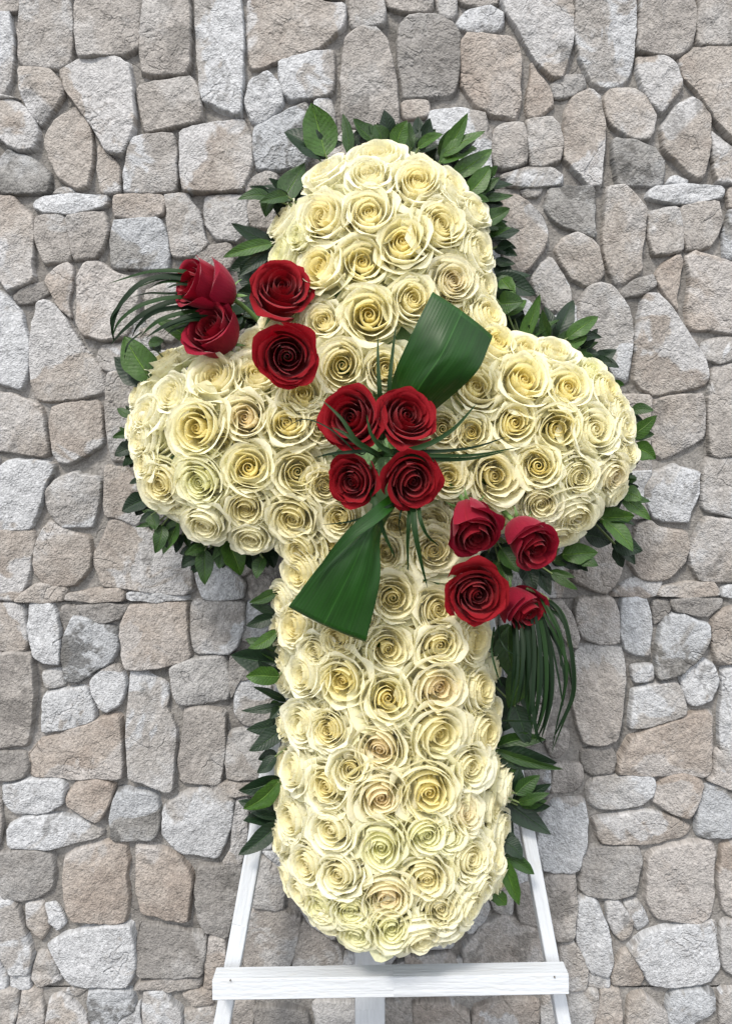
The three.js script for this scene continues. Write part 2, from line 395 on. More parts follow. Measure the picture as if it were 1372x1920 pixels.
function stoneGeo(pts, id) {
  let q = pts.map(p => p.slice());
  for (let it = 0; it < 2; it++) { const r = []; q.forEach((a, i) => { const b = q[(i + 1) % q.length], t = it ? 0.18 : 0.065; r.push([a[0] + (b[0] - a[0]) * t, a[1] + (b[1] - a[1]) * t], [a[0] + (b[0] - a[0]) * (1 - t), a[1] + (b[1] - a[1]) * (1 - t)]); }); q = r; }
  const len = [0]; q.forEach((a, i) => { const b = q[(i + 1) % q.length]; len.push(len[i] + Math.hypot(b[0] - a[0], b[1] - a[1])); });
  const T = len[q.length], n = clamp(Math.round(T / 9), 24, 64), o = [];
  for (let i = 0, k = 0; i < n; i++) { const t = i / n * T; while (len[k + 1] < t) k++; const f = (t - len[k]) / (len[k + 1] - len[k]), a = q[k], b = q[(k + 1) % q.length]; o.push([a[0] + (b[0] - a[0]) * f, a[1] + (b[1] - a[1]) * f]); }
  const c = o.reduce((a, p) => [a[0] + p[0] / n, a[1] + p[1] / n], [0, 0]);
  const size = T / 4;
  for (const p of o) { const e = 5.6 + (fbm(p[0] * 0.09 + id, p[1] * 0.09, 4096, 5, 4, 0.65) - 0.5) * 0.085 * Math.min(size, 80); const l = Math.hypot(p[0] - c[0], p[1] - c[1]); p[0] += (p[0] - c[0]) / l * e; p[1] += (p[1] - c[1]) / l * e; }
  const h = (0.0066 + 0.0028 * hash(id, 1, 1)) * clamp(size / 60, 0.6, 1.1), tx = (hash(id, 2, 1) - 0.5) * 0.00010, ty = (hash(id, 3, 1) - 0.5) * 0.00010;
  const px = Math.min(0.16, 5 / size);                    // width of the worn edge, share of the half size
  const rings = [[1.03, -0.25], [1, 0.15], [1 - px * 0.3, 0.6], [1 - px * 0.75, 0.88], [1 - px * 1.5, 0.98], [0.62, 1.03], [0.36, 1.05], [0.15, 1.05]];
  const pos = [], uv = [], idx = [], ou = hash(id, 4, 1) * 3, ov = hash(id, 5, 1) * 3, rot = Math.floor(hash(id, 6, 1) * 4) * Math.PI / 2, cr = Math.cos(rot), sr = Math.sin(rot);
  const put = (x, y, k) => {
    const nz = (fbm(x * 0.035 + id * 7, y * 0.035, 4096, 9, 5, 0.62) - 0.5) * 0.0085 * (k > 0.5 ? 1 : 0.3);
    const z = 0.002 + h * k + (k > 0.2 ? nz + (x - c[0]) * tx + (y - c[1]) * ty : 0);
    const w = P(x, y, 0); pos.push(w.x, w.y, z);
    uv.push((w.x * cr - w.y * sr) / TS + ou, (w.x * sr + w.y * cr) / TS + ov);
  };
  for (const [s, k] of rings) for (const p of o) put(c[0] + (p[0] - c[0]) * s, c[1] + (p[1] - c[1]) * s, k);
  put(c[0], c[1], 1.05);
  for (let r = 0; r < rings.length - 1; r++) for (let i = 0; i < n; i++) { const a = r * n + i, b = r * n + (i + 1) % n; idx.push(a, a + n, b, b, a + n, b + n); }
  for (let i = 0; i < n; i++) idx.push((rings.length - 1) * n + i, rings.length * n, (rings.length - 1) * n + (i + 1) % n);
  const g = new THREE.BufferGeometry(); g.setAttribute('position', new THREE.Float32BufferAttribute(pos, 3)); g.setAttribute('uv', new THREE.Float32BufferAttribute(uv, 2)); g.setIndex(idx);
  if (c[0] !== undefined) { let A = 0; pts.forEach((p, i) => { const r = pts[(i + 1) % pts.length]; A += p[0] * r[1] - p[1] * r[0]; }); if (A < 0) { const ix = g.index.array; for (let i = 0; i < ix.length; i += 3) { const t = ix[i]; ix[i] = ix[i + 1]; ix[i + 1] = t; } } }
  g.computeVertexNormals(); return g;
}
stones.forEach((s, i) => mesh('stone', stoneGeo(s.pts, i + 1), SM[s.tone], wall));
for (const t of 'gbwofd') { const gs = fillers.filter(s => s.tone === t).map((s, i) => stoneGeo(s.pts, 1000 + i * 7 + t.charCodeAt(0))); if (gs.length) mesh('further_stones', mergeGeometries(gs), SM[t], wall).userData.kind = 'stuff'; }
{ // printed mortar of the four wallpaper strips, each a slab; the joints between strips stay open by a millimetre
  const ys = [-1150, 0, 1, 2, 2600];
  for (let k = 0; k < 4; k++) {
    const up = x => k ? seamY(k - 1, x) + 0.9 : -1150, dn = x => k < 3 ? seamY(k, x) - 0.9 : 2560;
    const g = gridGeo(150, 60, (u, v) => { const x = 686 + u * 1400, y0 = up(x), y1 = dn(x), y = y1 + (y0 - y1) * v, w = P(x, y, 0); return V(w.x, Math.max(w.y, 0.0), (fbm(x * 0.05, y * 0.05, 4096, 17, 4) - 0.5) * 0.006 + (k % 2) * 0.0012); });
    const p = g.attributes.position, uv = []; for (let i = 0; i < p.count; i++) uv.push(p.getX(i) / TS * 0.83, p.getY(i) / TS * 0.83); g.setAttribute('uv', new THREE.Float32BufferAttribute(uv, 2));
    mesh('mortar_bed', g, mortarM, wall);
  }
  const bk = new THREE.BoxGeometry(2.7, 2.6, 0.1); bk.translate(0, 1.3, -0.06); mesh('wall_core', bk, mortarM, wall);
}

// ---------------------------------------------------------------- shape of the padded cross
const YT = P(700, 260, 0.06).y;
const zb = y => 0.035 + (YT - y) * 0.115;                       // back of the cross, leaning on the easel
const pz = (x, y, off) => { let z = 0.1; for (let i = 0; i < 6; i++) z = zb(P(x, y, z).y) + off; return P(x, y, z); };
const SEG = [[pz(722, 455, .06), pz(735, 1618, .06)], [pz(425, 835, .06), pz(1010, 822, .06)]];
const CW = 0.124, CH = 0.098;
function medial(x, y) {                                         // distance to the middle line of the nearer bar, eased in the inner corners
  const r = SEG.map(([a, b]) => { const dx = b.x - a.x, dy = b.y - a.y, t = clamp(((x - a.x) * dx + (y - a.y) * dy) / (dx * dx + dy * dy), 0, 1), qx = a.x + t * dx, qy = a.y + t * dy, d = Math.hypot(x - qx, y - qy); return { d, ox: (x - qx) / (d || 1), oy: (y - qy) / (d || 1) }; });
  const K = 0.04, w = r.map(q => Math.exp(-q.d / K)), s = w[0] + w[1], o = V((r[0].ox * w[0] + r[1].ox * w[1]) / s, (r[0].oy * w[0] + r[1].oy * w[1]) / s, 0).normalize();
  return { d: Math.max(0, -K * Math.log(s)), ox: o.x, oy: o.y };
}
const hgt = (x, y) => { const m = Math.min(0.985, medial(x, y).d / CW); return CH * Math.pow(1 - Math.pow(m, 2.6), 1 / 2.3); };
function onCross(px, py, off = 0) { let z = 0.13; for (let i = 0; i < 40; i++) { const p = P(px, py, z); z += (zb(p.y) + hgt(p.x, p.y) + off - z) * 0.5; } return P(px, py, z); }
function crossNormal(p) { const m = medial(p.x, p.y), a = Math.pow(clamp(m.d / CW, 0, 1), 1.7) * 1.15; return V(m.ox * Math.sin(a), m.oy * Math.sin(a) + 0.06, Math.cos(a)).normalize(); }

// ---------------------------------------------------------------- white easel
const paintM = (() => {
  const b = tex(512, (u, v) => { const k = 0.5 + (fbm(u * 5, v * 90, 1024, 61, 4) - 0.5) * 0.7 + (vnoise(u * 60, v * 200, 512, 62) - 0.5) * 0.2; return [k, k, k]; });
  const c = tex(512, (u, v) => { const n = fbm(u * 9, v * 22, 512, 63, 5, 0.65), d = sstep(0.68, 0.76, n), e = (vnoise(u * 7, v * 160, 512, 66) - 0.5) * 0.03; return lerp3([0.72 + e, 0.735 + e, 0.75 + e], [0.71, 0.71, 0.70], d * 0.35); }, true);
  return new THREE.MeshStandardMaterial({ map: c, bumpMap: b, bumpScale: 0.0012, roughness: 0.62 });
})();
function board(name, a, b, w, t, nrm, parent) {                  // a board from a to b, w wide, t thick, its broad face towards nrm
  const L = a.distanceTo(b), g = new RoundedBoxGeometry(w, L, t, 2, 0.0015);
  const p = g.attributes.position, n = g.attributes.normal, uv = []; const o = rnd() * 5;
  for (let i = 0; i < p.count; i++) uv.push((p.getY(i)) / 0.35 + o, (Math.abs(n.getX(i)) > 0.6 ? p.getZ(i) : p.getX(i)) / 0.35 + o);
  g.setAttribute('uv', new THREE.Float32BufferAttribute(uv, 2));
  for (let i = 0; i < p.count; i++) { const y = p.getY(i); p.setX(i, p.getX(i) + (fbm(y * 14 + o * 9, 3, 999, 8, 3) - 0.5) * 0.0022); }
  g.computeVertexNormals();
  const m = new THREE.Matrix4(), Y = b.clone().sub(a).normalize(), Z = nrm.clone().addScaledVector(Y, -nrm.dot(Y)).normalize(), X = Y.clone().cross(Z);
  m.makeBasis(X, Y, Z).setPosition(a.clone().add(b).multiplyScalar(0.5).sub(parent.position)); g.applyMatrix4(m);
  return mesh(name, g, paintM, parent);
}
{
  const easel = thing('wooden_easel', 'white painted wooden display easel carrying the floral cross, crossbar below the flowers', 'easel', V(0, 0, 0.14));
  const along = (x0, y0, x1, y1, off, top) => {                  // a leg through two pixels, in the leaning plane, down to the ground
    const a = pz(x0, y0, off), b = pz(x1, y1, off), d = b.clone().sub(a);
    const bot = a.clone().addScaledVector(d, (a.y - 0.0015) / -d.y), t = a.clone().addScaledVector(d, (a.y - top) / -d.y);
    return [t, bot];
  };
  const N = V(0, 0.115, 1).normalize();
  const l = along(493, 1500, 419, 1905, -0.022, 1.5), r = along(985, 1546, 1053, 1905, -0.022, 1.5);
  board('front_leg', l[0], l[1], 0.019, 0.024, N, easel);
  board('front_leg', r[0], r[1], 0.0158, 0.024, N, easel);
  const zB = 0.055; const t0 = P(694, 1790, zB), t1 = P(693, 1915, zB);
  const bt = V(t0.x + 0.0, 1.5, 0.03), bb = V(t1.x, 0.0015, 0.075);
  board('back_leg', bt, bb, 0.038, 0.018, V(0, 0, 1), easel);
  // crossbar with slightly chipped ends
  const off = 0.016, a = pz(402, 1845, off), b = pz(1061, 1833, off); b.z = a.z = (a.z + b.z) / 2;
  board('crossbar', P(402, 1844, a.z), P(1061, 1834, a.z), 0.0235, 0.028, V(0, 0.08, 1), easel);
  const nailM = new THREE.MeshStandardMaterial({ color: 0x7d7870, metalness: 0.6, roughness: 0.5 });
  for (const [x, y] of [[432, 1838], [1039, 1832]]) { const g = new THREE.CylinderGeometry(0.0009, 0.0009, 0.002, 10); g.rotateX(Math.PI / 2); const o = mesh('nail', g, nailM, easel); o.position.copy(P(x, y, a.z + 0.0145)).sub(easel.position); }
  // head block joining the three legs, behind the flowers
  board('head_block', V(l[0].x - 0.03, 1.46, l[0].z - 0.015), V(r[0].x + 0.03, 1.46, r[0].z - 0.015), 0.05, 0.014, V(0, 0.1, 1), easel);
}

// ---------------------------------------------------------------- foam core
{
  const foamM = new THREE.MeshStandardMaterial({ color: new THREE.Color(0.2, 0.34, 0.16), roughness: 1, bumpMap: stoneBump, bumpScale: 0.004 });
  const c = pz(722, 830, 0), o = thing('foam_base', 'dark green foam base packed under the cream roses', 'flower base', c);
  const bar = (s, w) => { const [a, b] = s, g = gridGeo(28, 40, (u, v) => { // a padded bar with rounded ends
      const dx = b.x - a.x, dy = b.y - a.y, L = Math.hypot(dx, dy), ex = dx / L, ey = dy / L, t = -w + (L + 2 * w) * v, over = t < 0 ? -t : t > L ? t - L : 0, hw = Math.sqrt(Math.max(0, w * w - over * over));
      const th = u * Math.PI, cs = Math.cos(th), sn = Math.sin(th), x = a.x + ex * t - ey * hw * sn, y = a.y + ey * t + ex * hw * sn;
      const thick = 0.004 + 0.05 * Math.sqrt(hw / w) * (cs > 0 ? Math.pow(cs, 0.45) : 0);
      return V(x, y, zb(y) + thick).sub(c); }); return g; };
  mesh('foam_bar', bar(SEG[0], 0.083), foamM, o); mesh('foam_bar', bar(SEG[1], 0.081), foamM, o);
}

// ---------------------------------------------------------------- roses
const petalBump = tex(256, (u, v) => { const k = 0.5 + (fbm(u * 26, v * 3, 512, 71, 3) - 0.5) * 0.55 + (fbm(u * 5, v * 5, 512, 73, 3) - 0.5) * 0.7; return [k, k, k]; });
const petalMap = tex(256, (u, v) => {                         // fine veins and a few bruised flecks
  const k = 0.965 + (fbm(u * 30, v * 4, 512, 75, 3) - 0.5) * 0.09, s = sstep(0.70, 0.78, fbm(u * 9, v * 9, 512, 77, 4, 0.6));
  return [k - s * 0.07, k - s * 0.12, k - s * 0.22];
}, true);
const petalM = (r, g, b) => new THREE.MeshPhysicalMaterial({ color: new THREE.Color(r, g, b), map: petalMap, bumpMap: petalBump, bumpScale: 0.0007, roughness: 1, transmission: 0.5, thickness: 0, specularIntensity: 0.3, side: THREE.DoubleSide });
const PAL = {   // petal colours from the heart outwards: heart, inner, middle, outer, guard
  y: [[.96, .87, .45], [.96, .89, .52], [.96, .915, .62], [.96, .93, .70], [.94, .92, .65]],
  c: [[.96, .89, .54], [.96, .90, .59], [.96, .915, .65], [.96, .93, .71], [.94, .92, .66]],
  i: [[.96, .91, .63], [.96, .92, .66], [.96, .93, .71], [.96, .94, .755], [.95, .93, .70]],
  n: [[.94, .93, .61], [.95, .93, .63], [.945, .93, .66], [.945, .93, .70], [.92, .92, .62]],
  p: [[.96, .85, .58], [.96, .88, .62], [.96, .91, .66], [.96, .925, .71], [.94, .92, .66]],
  t: [[.91, .83, .58], [.93, .87, .62], [.95, .90, .66], [.95, .915, .71], [.93, .905, .66]],
};
for (const k in PAL) PAL[k] = PAL[k].map(c => petalM(...c));
const redM = (r, g, b) => new THREE.MeshPhysicalMaterial({ color: new THREE.Color(r, g, b), bumpMap: petalBump, map: petalMap, bumpScale: 0.0006, roughness: 0.85, sheen: 0.5, sheenRoughness: 0.5, sheenColor: new THREE.Color(0.5, 0.02, 0.06), specularIntensity: 0.3, transmission: 0.42, thickness: 0, side: THREE.DoubleSide });
PAL.r = [redM(.24, .0012, .006), redM(.26, .0012, .007), redM(.28, .0015, .008), redM(.29, .002, .009), redM(.28, .002, .010)];
PAL.m = [redM(.24, .0012, .009), redM(.26, .0012, .012), redM(.28, .0015, .017), redM(.29, .002, .022), redM(.28, .002, .024)];
const sepalM = new THREE.MeshStandardMaterial({ color: new THREE.Color(.10, .19, .05), roughness: 0.6, side: THREE.DoubleSide });

function petal(o) {   // one petal of a rose of outer radius 1; o: phi, half, r0, r1, H, beta, A, rho, tip, ruf, sd, z0
  const nu = o.nu ?? 10, nv = o.nv ?? 9;
  return gridGeo(nu, nv, (u, v0) => {
    const round = 1 - (o.round ?? 0.3) * Math.pow(Math.abs(u), 3.2) + (o.tip ?? 0) * Math.exp(-u * u * 14);
    const nz = fbm(u * 1.6 + o.sd * 3.1, v0 * 1.2 + o.sd, 4096, 31, 3) - 0.5, nz2 = vnoise(u * 2.4 + o.sd * 5.3, 7, 4096, 32) - 0.5;
    const v = v0 * round * (1 + nz2 * 0.05 * (o.ruf ?? 1));
    const VB = 0.72, t = Math.min(v, VB) / VB;
    let r = o.r0 + (o.r1 - o.r0) * Math.pow(Math.sin(t * Math.PI / 2), 0.85), z = (o.z0 ?? 0) + o.H * Math.pow(t, 1.25);
    r *= 1 - (o.lean ?? 0) * t * t * t;
    if (v > VB) {
      const A = o.A * (0.72 + 0.34 * Math.pow(Math.abs(u), 1.4) + nz2 * 0.6 * (o.ruf ?? 1)), a = (v - VB) / (1 - VB) * A, b = o.beta, rho = o.rho * (1 + nz2 * 0.4);
      r += rho * (Math.sin(b) - Math.sin(b - a)) + rho * 0.5 * (v - VB) / (1 - VB) * Math.cos(b); z += rho * (Math.cos(b - a) - Math.cos(b)) + rho * 0.7 * Math.sin(b) * Math.min(1, (v - VB) / (1 - VB)) * Math.max(0, 1 - A * 0.5);
    }
    r *= 1 + (o.skew ?? 0.07) * u; r += nz * 0.10 * (o.ruf ?? 1) * v * (0.4 + o.r1);
    z += nz * 0.10 * (o.ruf ?? 1) * v * v;
    const w = o.half * (0.62 + 0.38 * Math.sqrt(Math.min(1, v / VB)));
    r *= 1 + (o.flat ?? 0.5) * (1 / Math.cos(Math.min(0.95, Math.abs(0.72 * u * w))) - 1) * (u > 0 ? 1 : 0.3);   // the free edge stands off, the rim runs straighter than a circle
    const ph = o.phi + u * w;
    return V(Math.cos(ph) * r, Math.sin(ph) * r, z);
  });
}
// layer: [petals, r1, H, half, beta, A, rho, tip, round, tone]
const FORMS = {
  open: { bud: [.24, .88], L: [[3, .32, .91, 1.35, 1.6, .6, .03, .02, .2, 0, .22], [4, .44, .92, 1.1, 1.5, .9, .045, .03, .25, 1, .1], [4, .58, .90, 1.05, 1.4, 1.3, .065, .04, .26, 2, 0], [4, .72, .82, 1.02, 1.3, 1.5, .09, .05, .28, 3, 0], [5, .85, .66, .88, 1.15, 1.4, .13, .06, .28, 3, 0], [4, .98, .42, .95, .9, 1.2, .17, .06, .28, 4, 0]] },
  cup: { bud: [.28, .96], L: [[3, .37, .99, 1.35, 1.6, .7, .035, .02, .22, 0, .2], [3, .50, 1.0, 1.3, 1.5, 1.1, .055, .03, .25, 1, .06], [4, .65, .95, 1.05, 1.4, 1.5, .085, .05, .28, 2, 0], [4, .79, .82, 1.02, 1.25, 1.6, .12, .06, .28, 3, 0], [4, .90, .62, .98, 1.1, 1.4, .15, .06, .28, 3, 0], [3, 1.0, .40, 1.15, .9, 1.1, .18, .06, .28, 4, 0]] },
  full: { bud: [.18, .82], L: [[3, .25, .86, 1.3, 1.6, .6, .025, .02, .2, 0, .22], [4, .35, .89, 1.1, 1.5, .9, .035, .02, .24, 0, .12], [5, .47, .89, .92, 1.45, 1.1, .045, .03, .26, 1, .03], [5, .60, .85, .90, 1.35, 1.4, .065, .04, .28, 2, 0], [5, .73, .76, .88, 1.25, 1.5, .09, .05, .28, 3, 0], [5, .87, .58, .88, 1.1, 1.4, .13, .06, .28, 3, 0], [4, 1.0, .36, .95, .9, 1.1, .17, .06, .28, 4, 0]] },
  hollow: { bud: [.22, .80], L: [[3, .33, .88, 1.35, 1.6, .6, .035, .02, .22, 0, .18], [3, .47, .93, 1.3, 1.5, 1.0, .05, .03, .25, 1, .03], [4, .62, .91, 1.05, 1.4, 1.4, .07, .04, .28, 2, 0], [4, .76, .80, 1.02, 1.3, 1.5, .10, .05, .28, 3, 0], [4, .88, .62, .98, 1.1, 1.4, .14, .06, .28, 3, 0], [4, 1.0, .38, .95, .9, 1.1, .17, .06, .28, 4, 0]] },
  red: { bud: [.24, 1.06], L: [[3, .32, 1.09, 1.35, 1.6, .7, .03, .02, .22, 0, .2], [3, .44, 1.09, 1.3, 1.5, 1.0, .05, .03, .26, 1, .08], [4, .57, 1.04, 1.08, 1.42, 1.4, .07, .06, .28, 2, 0], [4, .70, .95, 1.04, 1.3, 1.6, .11, .08, .3, 3, 0], [4, .81, .76, 1.0, 1.15, 1.4, .16, .10, .3, 3, 0]] },
  redbud: { bud: [.22, 1.36], L: [[3, .32, 1.42, 1.35, 1.6, .7, .03, .02, .22, 0, .2], [3, .45, 1.45, 1.3, 1.5, 1.0, .05, .04, .26, 1, .08], [3, .58, 1.42, 1.2, 1.45, 1.5, .09, .08, .3, 2], [3, .72, 1.30, 1.15, 1.4, 1.9, .12, .12, .3, 3], [2, .78, 1.05, 1.0, 1.2, 1.7, .18, .14, .33, 4]] },
};
const formCache = {};
function form(kind, variant) {
  const key = kind + variant; if (formCache[key]) return formCache[key];
  const f = FORMS[kind], list = [], red = kind.startsWith('red'), ruf = red ? 0.55 : 1;
  const bud = [];
  for (let i = 0; i < 5; i++) { const ph = i * 2.35 + rr(-0.3, 0.3), [br, bh] = f.bud, fr = 0.28 + 0.18 * i, top = bh - 0.05 + 0.014 * i;
    bud.push(gridGeo(12, 7, (u, v) => { const r = br * fr * Math.sqrt(Math.max(0.0, 1 - Math.pow(v, 3) * (1 - 0.30 - 0.06 * i))) * (1 + 0.16 * u), p = ph + u * (2.1 - 0.12 * i); return V(Math.cos(p) * r, Math.sin(p) * r, top * (0.4 + 0.6 * v) - 0.07 * u * u * v); })); }
  list.push({ name: 'bud', g: mergeGeometries(bud), tone: 0 });
  let ph = rr(0, 6);
  f.L.forEach(([n, r1, H, half, beta, A, rho, tip, round, tone, lean], li) => {
    ph += rr(0.5, 1.2);
    for (let i = 0; i < n; i++) {
      const jr = rr(-1, 1);
      list.push({ name: 'petal', tone, g: petal({ phi: ph + (i + rr(-0.14, 0.14)) * Math.PI * 2 / n, half: half * rr(0.92, 1.08), r0: Math.min(0.34, r1 * 0.55), r1: r1 * (1 + jr * (red ? 0.06 : 0.095)), H: H * rr(0.9, 1.06), beta, A: A * rr(0.75, 1.2), rho: rho * rr(0.85, 1.2), tip: tip * rr(0.3, 1.6), round, ruf: ruf * (0.6 + r1 * 0.7), sd: rr(0, 60), skew: 0.075, lean: lean ?? 0, flat: (red ? 0.35 : 0.5) * rr(0.5, 1.3), nu: r1 < 0.35 ? 9 : 11, nv: 9 }) });
    }
  });
  // calyx with five sepals, and the stem stub
  const cal = gridGeo(12, 3, (u, v) => { const r = 0.10 + 0.22 * v, p = u * Math.PI; return V(Math.cos(p) * r, Math.sin(p) * r, -0.16 + 0.18 * v); });
  const sep = []; for (let i = 0; i < 5; i++) sep.push(gridGeo(2, 6, (u, v) => { const p = i * 1.2566 + u * 0.22 * (1 - v), r = 0.3 + 0.42 * v; return V(Math.cos(p) * r, Math.sin(p) * r, 0.02 + 0.05 * v - 0.25 * v * v - 0.02 * Math.abs(u)); }));
  list.push({ name: 'calyx', g: mergeGeometries([cal, ...sep]), tone: 's' });
  return formCache[key] = list;
}
const stemGeo = new THREE.CylinderGeometry(0.075, 0.075, 1, 8); stemGeo.rotateX(Math.PI / 2); stemGeo.translate(0, 0, -0.5);
const Zax = V(0, 0, 1);
function rose(name, label, group, kind, pal, p, n, r, stem) {
  const t = thing(name, label, 'rose', p, group);
  t.quaternion.setFromUnitVectors(Zax, n).multiply(new THREE.Quaternion().setFromAxisAngle(Zax, rr(0, Math.PI * 2)));
  t.scale.set(r * rr(0.94, 1.05), r * rr(0.88, 1.05), r * rr(0.92, 1.08));
  for (const q of form(kind, Math.floor(rr(0, kind.startsWith('red') ? 4 : 7)))) mesh(q.name, q.g, q.tone === 's' ? sepalM : PAL[pal][q.tone], t);
  const s = mesh('stem', stemGeo, sepalM, t); s.scale.z = stem / r; s.position.z = -0.1;
  return t;
}
// cream roses read off the photograph: x, y, radius, [form letter, palette letter]
const whites = [];
function W(ox, oy, k, txt) { for (const q of txt.trim().split(/\s+/)) { const [x, y, r, f] = q.split(','); whites.push([ox + x * k, oy + y * k, r * k, f ?? 'oc']); } }
W(420, 180, .4082, `
455,335,110,oi 705,255,130,fi 665,350,112,fi 890,385,122,fc 1060,405,115,fi 255,560,112,fi 440,545,135,fc 665,530,118,oc
820,665,128,cy 1010,580,138,fc 1150,525,100,oi 430,780,118,hy 635,755,120,hy 262,725,105,fn 1180,705,110,fi 1060,845,112,ft
870,930,122,oc 1210,870,98,fi 1225,1000,95,fc 665,1005,138,cy 450,1030,100,oc 1075,975,85,fi 220,1020,95,fi 120,1110,85,fi 1160,610,85,fi 330,640,80,fn 560,640,70,oc`);
W(200, 560, .3644, `
1210,340,145,hc 550,400,138,oc 320,490,122,fi 290,310,112,oc 420,255,92,oi 770,375,125,oc 1010,490,122,cy 710,610,138,op
930,640,130,cy 455,665,152,hy 185,590,118,fi 160,725,105,fi 730,870,138,cy 985,890,148,hc 265,960,132,fc 470,950,148,fn
715,1085,122,fc 955,1135,142,fc 500,1175,128,fi 740,1245,120,fi 1190,1130,118,fc 985,1300,118,fc 1140,1270,98,fc 1100,660,112,oi
150,480,92,fi 245,720,90,fn 1120,960,100,fc 600,1040,80,fi 850,1000,70,fc 610,760,85,oc 180,850,85,fi 370,1060,90,fi 230,400,90,oi 130,640,90,fi`);
W(700, 560, .3936, `
590,205,118,oy 735,230,95,oc 865,245,100,fi 1055,335,82,fn 715,390,136,cy 930,420,108,cy 490,420,122,cc 1125,430,100,fc
330,620,105,oc 465,635,95,hy 675,590,118,cy 880,620,125,hy 1065,620,148,oi 1205,610,92,fi 785,795,112,cy 580,845,138,hc
360,850,100,hc 985,850,122,fi 1150,850,98,ft 800,985,122,fi 970,1055,128,fi 890,1135,100,fi 1165,930,82,fi 605,1020,80,fc
285,1070,85,fc 110,1080,100,fc 60,1215,95,fc 290,1200,118,oc 60,330,110,oc 1185,520,80,fi 1220,730,82,fi 620,330,80,oc 1000,520,70,fi 560,730,80,oi 430,760,80,oi 420,960,80,oi 190,1150,80,fc 420,1180,85,oi`);
W(430, 960, .4009, `
310,290,118,fc 290,535,115,fc 215,545,90,fi 500,590,118,fc 765,405,125,oc 980,455,112,oc 745,645,120,hc 985,625,120,cc
1150,605,118,fc 340,765,118,fi 238,765,95,fi 520,795,130,hy 740,870,125,cy 985,825,138,hp 1190,830,105,fc 1250,730,75,fi
325,1000,118,fi 240,1005,80,fi 460,1020,118,fc 700,1115,150,op 985,1045,146,hc 1205,1035,118,fc 250,1175,112,fi 395,650,95,oi
865,560,70,oc 620,920,75,oc 860,960,75,oc 1100,720,80,oi 850,1180,80,oc 560,1130,80,oc 1090,950,80,oi 420,900,80,oi 230,420,90,fi 390,430,95,oi 600,500,90,oc 240,660,85,fi 1240,930,85,fi 1120,480,80,oi 600,330,100,oc 480,440,95,oc`);
W(430, 1380, .4738, `
250,135,95,fi 375,200,108,oc 600,245,120,op 790,225,132,oy 960,125,104,fi 1060,130,85,fi 1105,195,82,fi 940,305,100,ft
395,375,116,oi 240,335,110,fi 195,235,85,fi 190,405,80,fi 600,440,112,cn 780,390,95,cn 1055,275,92,fi 1095,375,85,fi
965,490,110,fi 1045,480,98,fi 430,550,104,oi 300,515,100,fi 230,565,92,fi 780,570,104,oc 625,650,116,hp 350,675,105,fn
480,695,92,fn 840,690,118,fi 955,680,100,fi 500,790,96,fn 640,760,108,fn 645,825,92,fn 765,805,100,fi 385,755,84,fi
905,765,85,fi 1010,600,90,fi 480,130,80,oc 480,460,75,oi 690,350,70,oc 870,470,75,oi 700,690,80,oi 280,620,85,fi 560,560,70,oi 870,400,80,on 1085,60,75,fi 1110,290,80,fi 180,140,70,fi 1080,560,80,fi`);
const FL = { o: 'open', c: 'cup', f: 'full', h: 'hollow' };
const placed = [];
for (const [x, y, r, f] of whites.sort((a, b) => b[2] - a[2])) {
  const sunk = r < 36 && medial(onCross(x, y).x, onCross(x, y).y).d < CW * 0.7, p = onCross(x, y, sunk ? -0.014 : 0), n = crossNormal(p);
  n.x += rr(-0.18, 0.18); n.y += rr(-0.16, 0.2); n.normalize();
  const rad = Math.max(r, sunk ? 40 : 0) * mpp(p.z) * 1.09;
  if (!sunk && placed.some(q => q[0].distanceTo(p) < 0.6 * Math.max(rad, q[1]) + 0.25 * Math.min(rad, q[1]))) continue;
  placed.push([p, rad]);
  const arm = y < 600 ? 'upper cross arm' : y > 1580 ? 'rounded foot of the cross' : y > 1250 ? 'long lower cross arm' : y > 1045 ? 'cross beside the lower folded leaf' : x < 560 ? 'side arm under palm blades' : x > 880 ? 'side arm above hanging frond' : 'cross centre';
  const tone = { y: 'yellow hearted cream', c: 'warm cream', i: 'ivory white', n: 'pale greenish cream', p: 'peach hearted cream', t: 'faded tan hearted' }[f[1]];
  const shape = { o: 'wide open', c: 'cup shaped', f: 'many petalled', h: 'hollow hearted' }[f[0]];
  const label = `${sunk ? 'deeper set ' : ''}${tone} ${shape} rose, ${medial(p.x, p.y).d > CW * 0.72 ? 'rim' : 'crest'} of the ${arm}`, group = `cream roses of the ${arm}`, k = f[1];
  rose('cream_rose', label, group, FL[f[0]], k, p.clone().addScaledVector(n, -0.82 * rad), n, rad, 0.055);
}
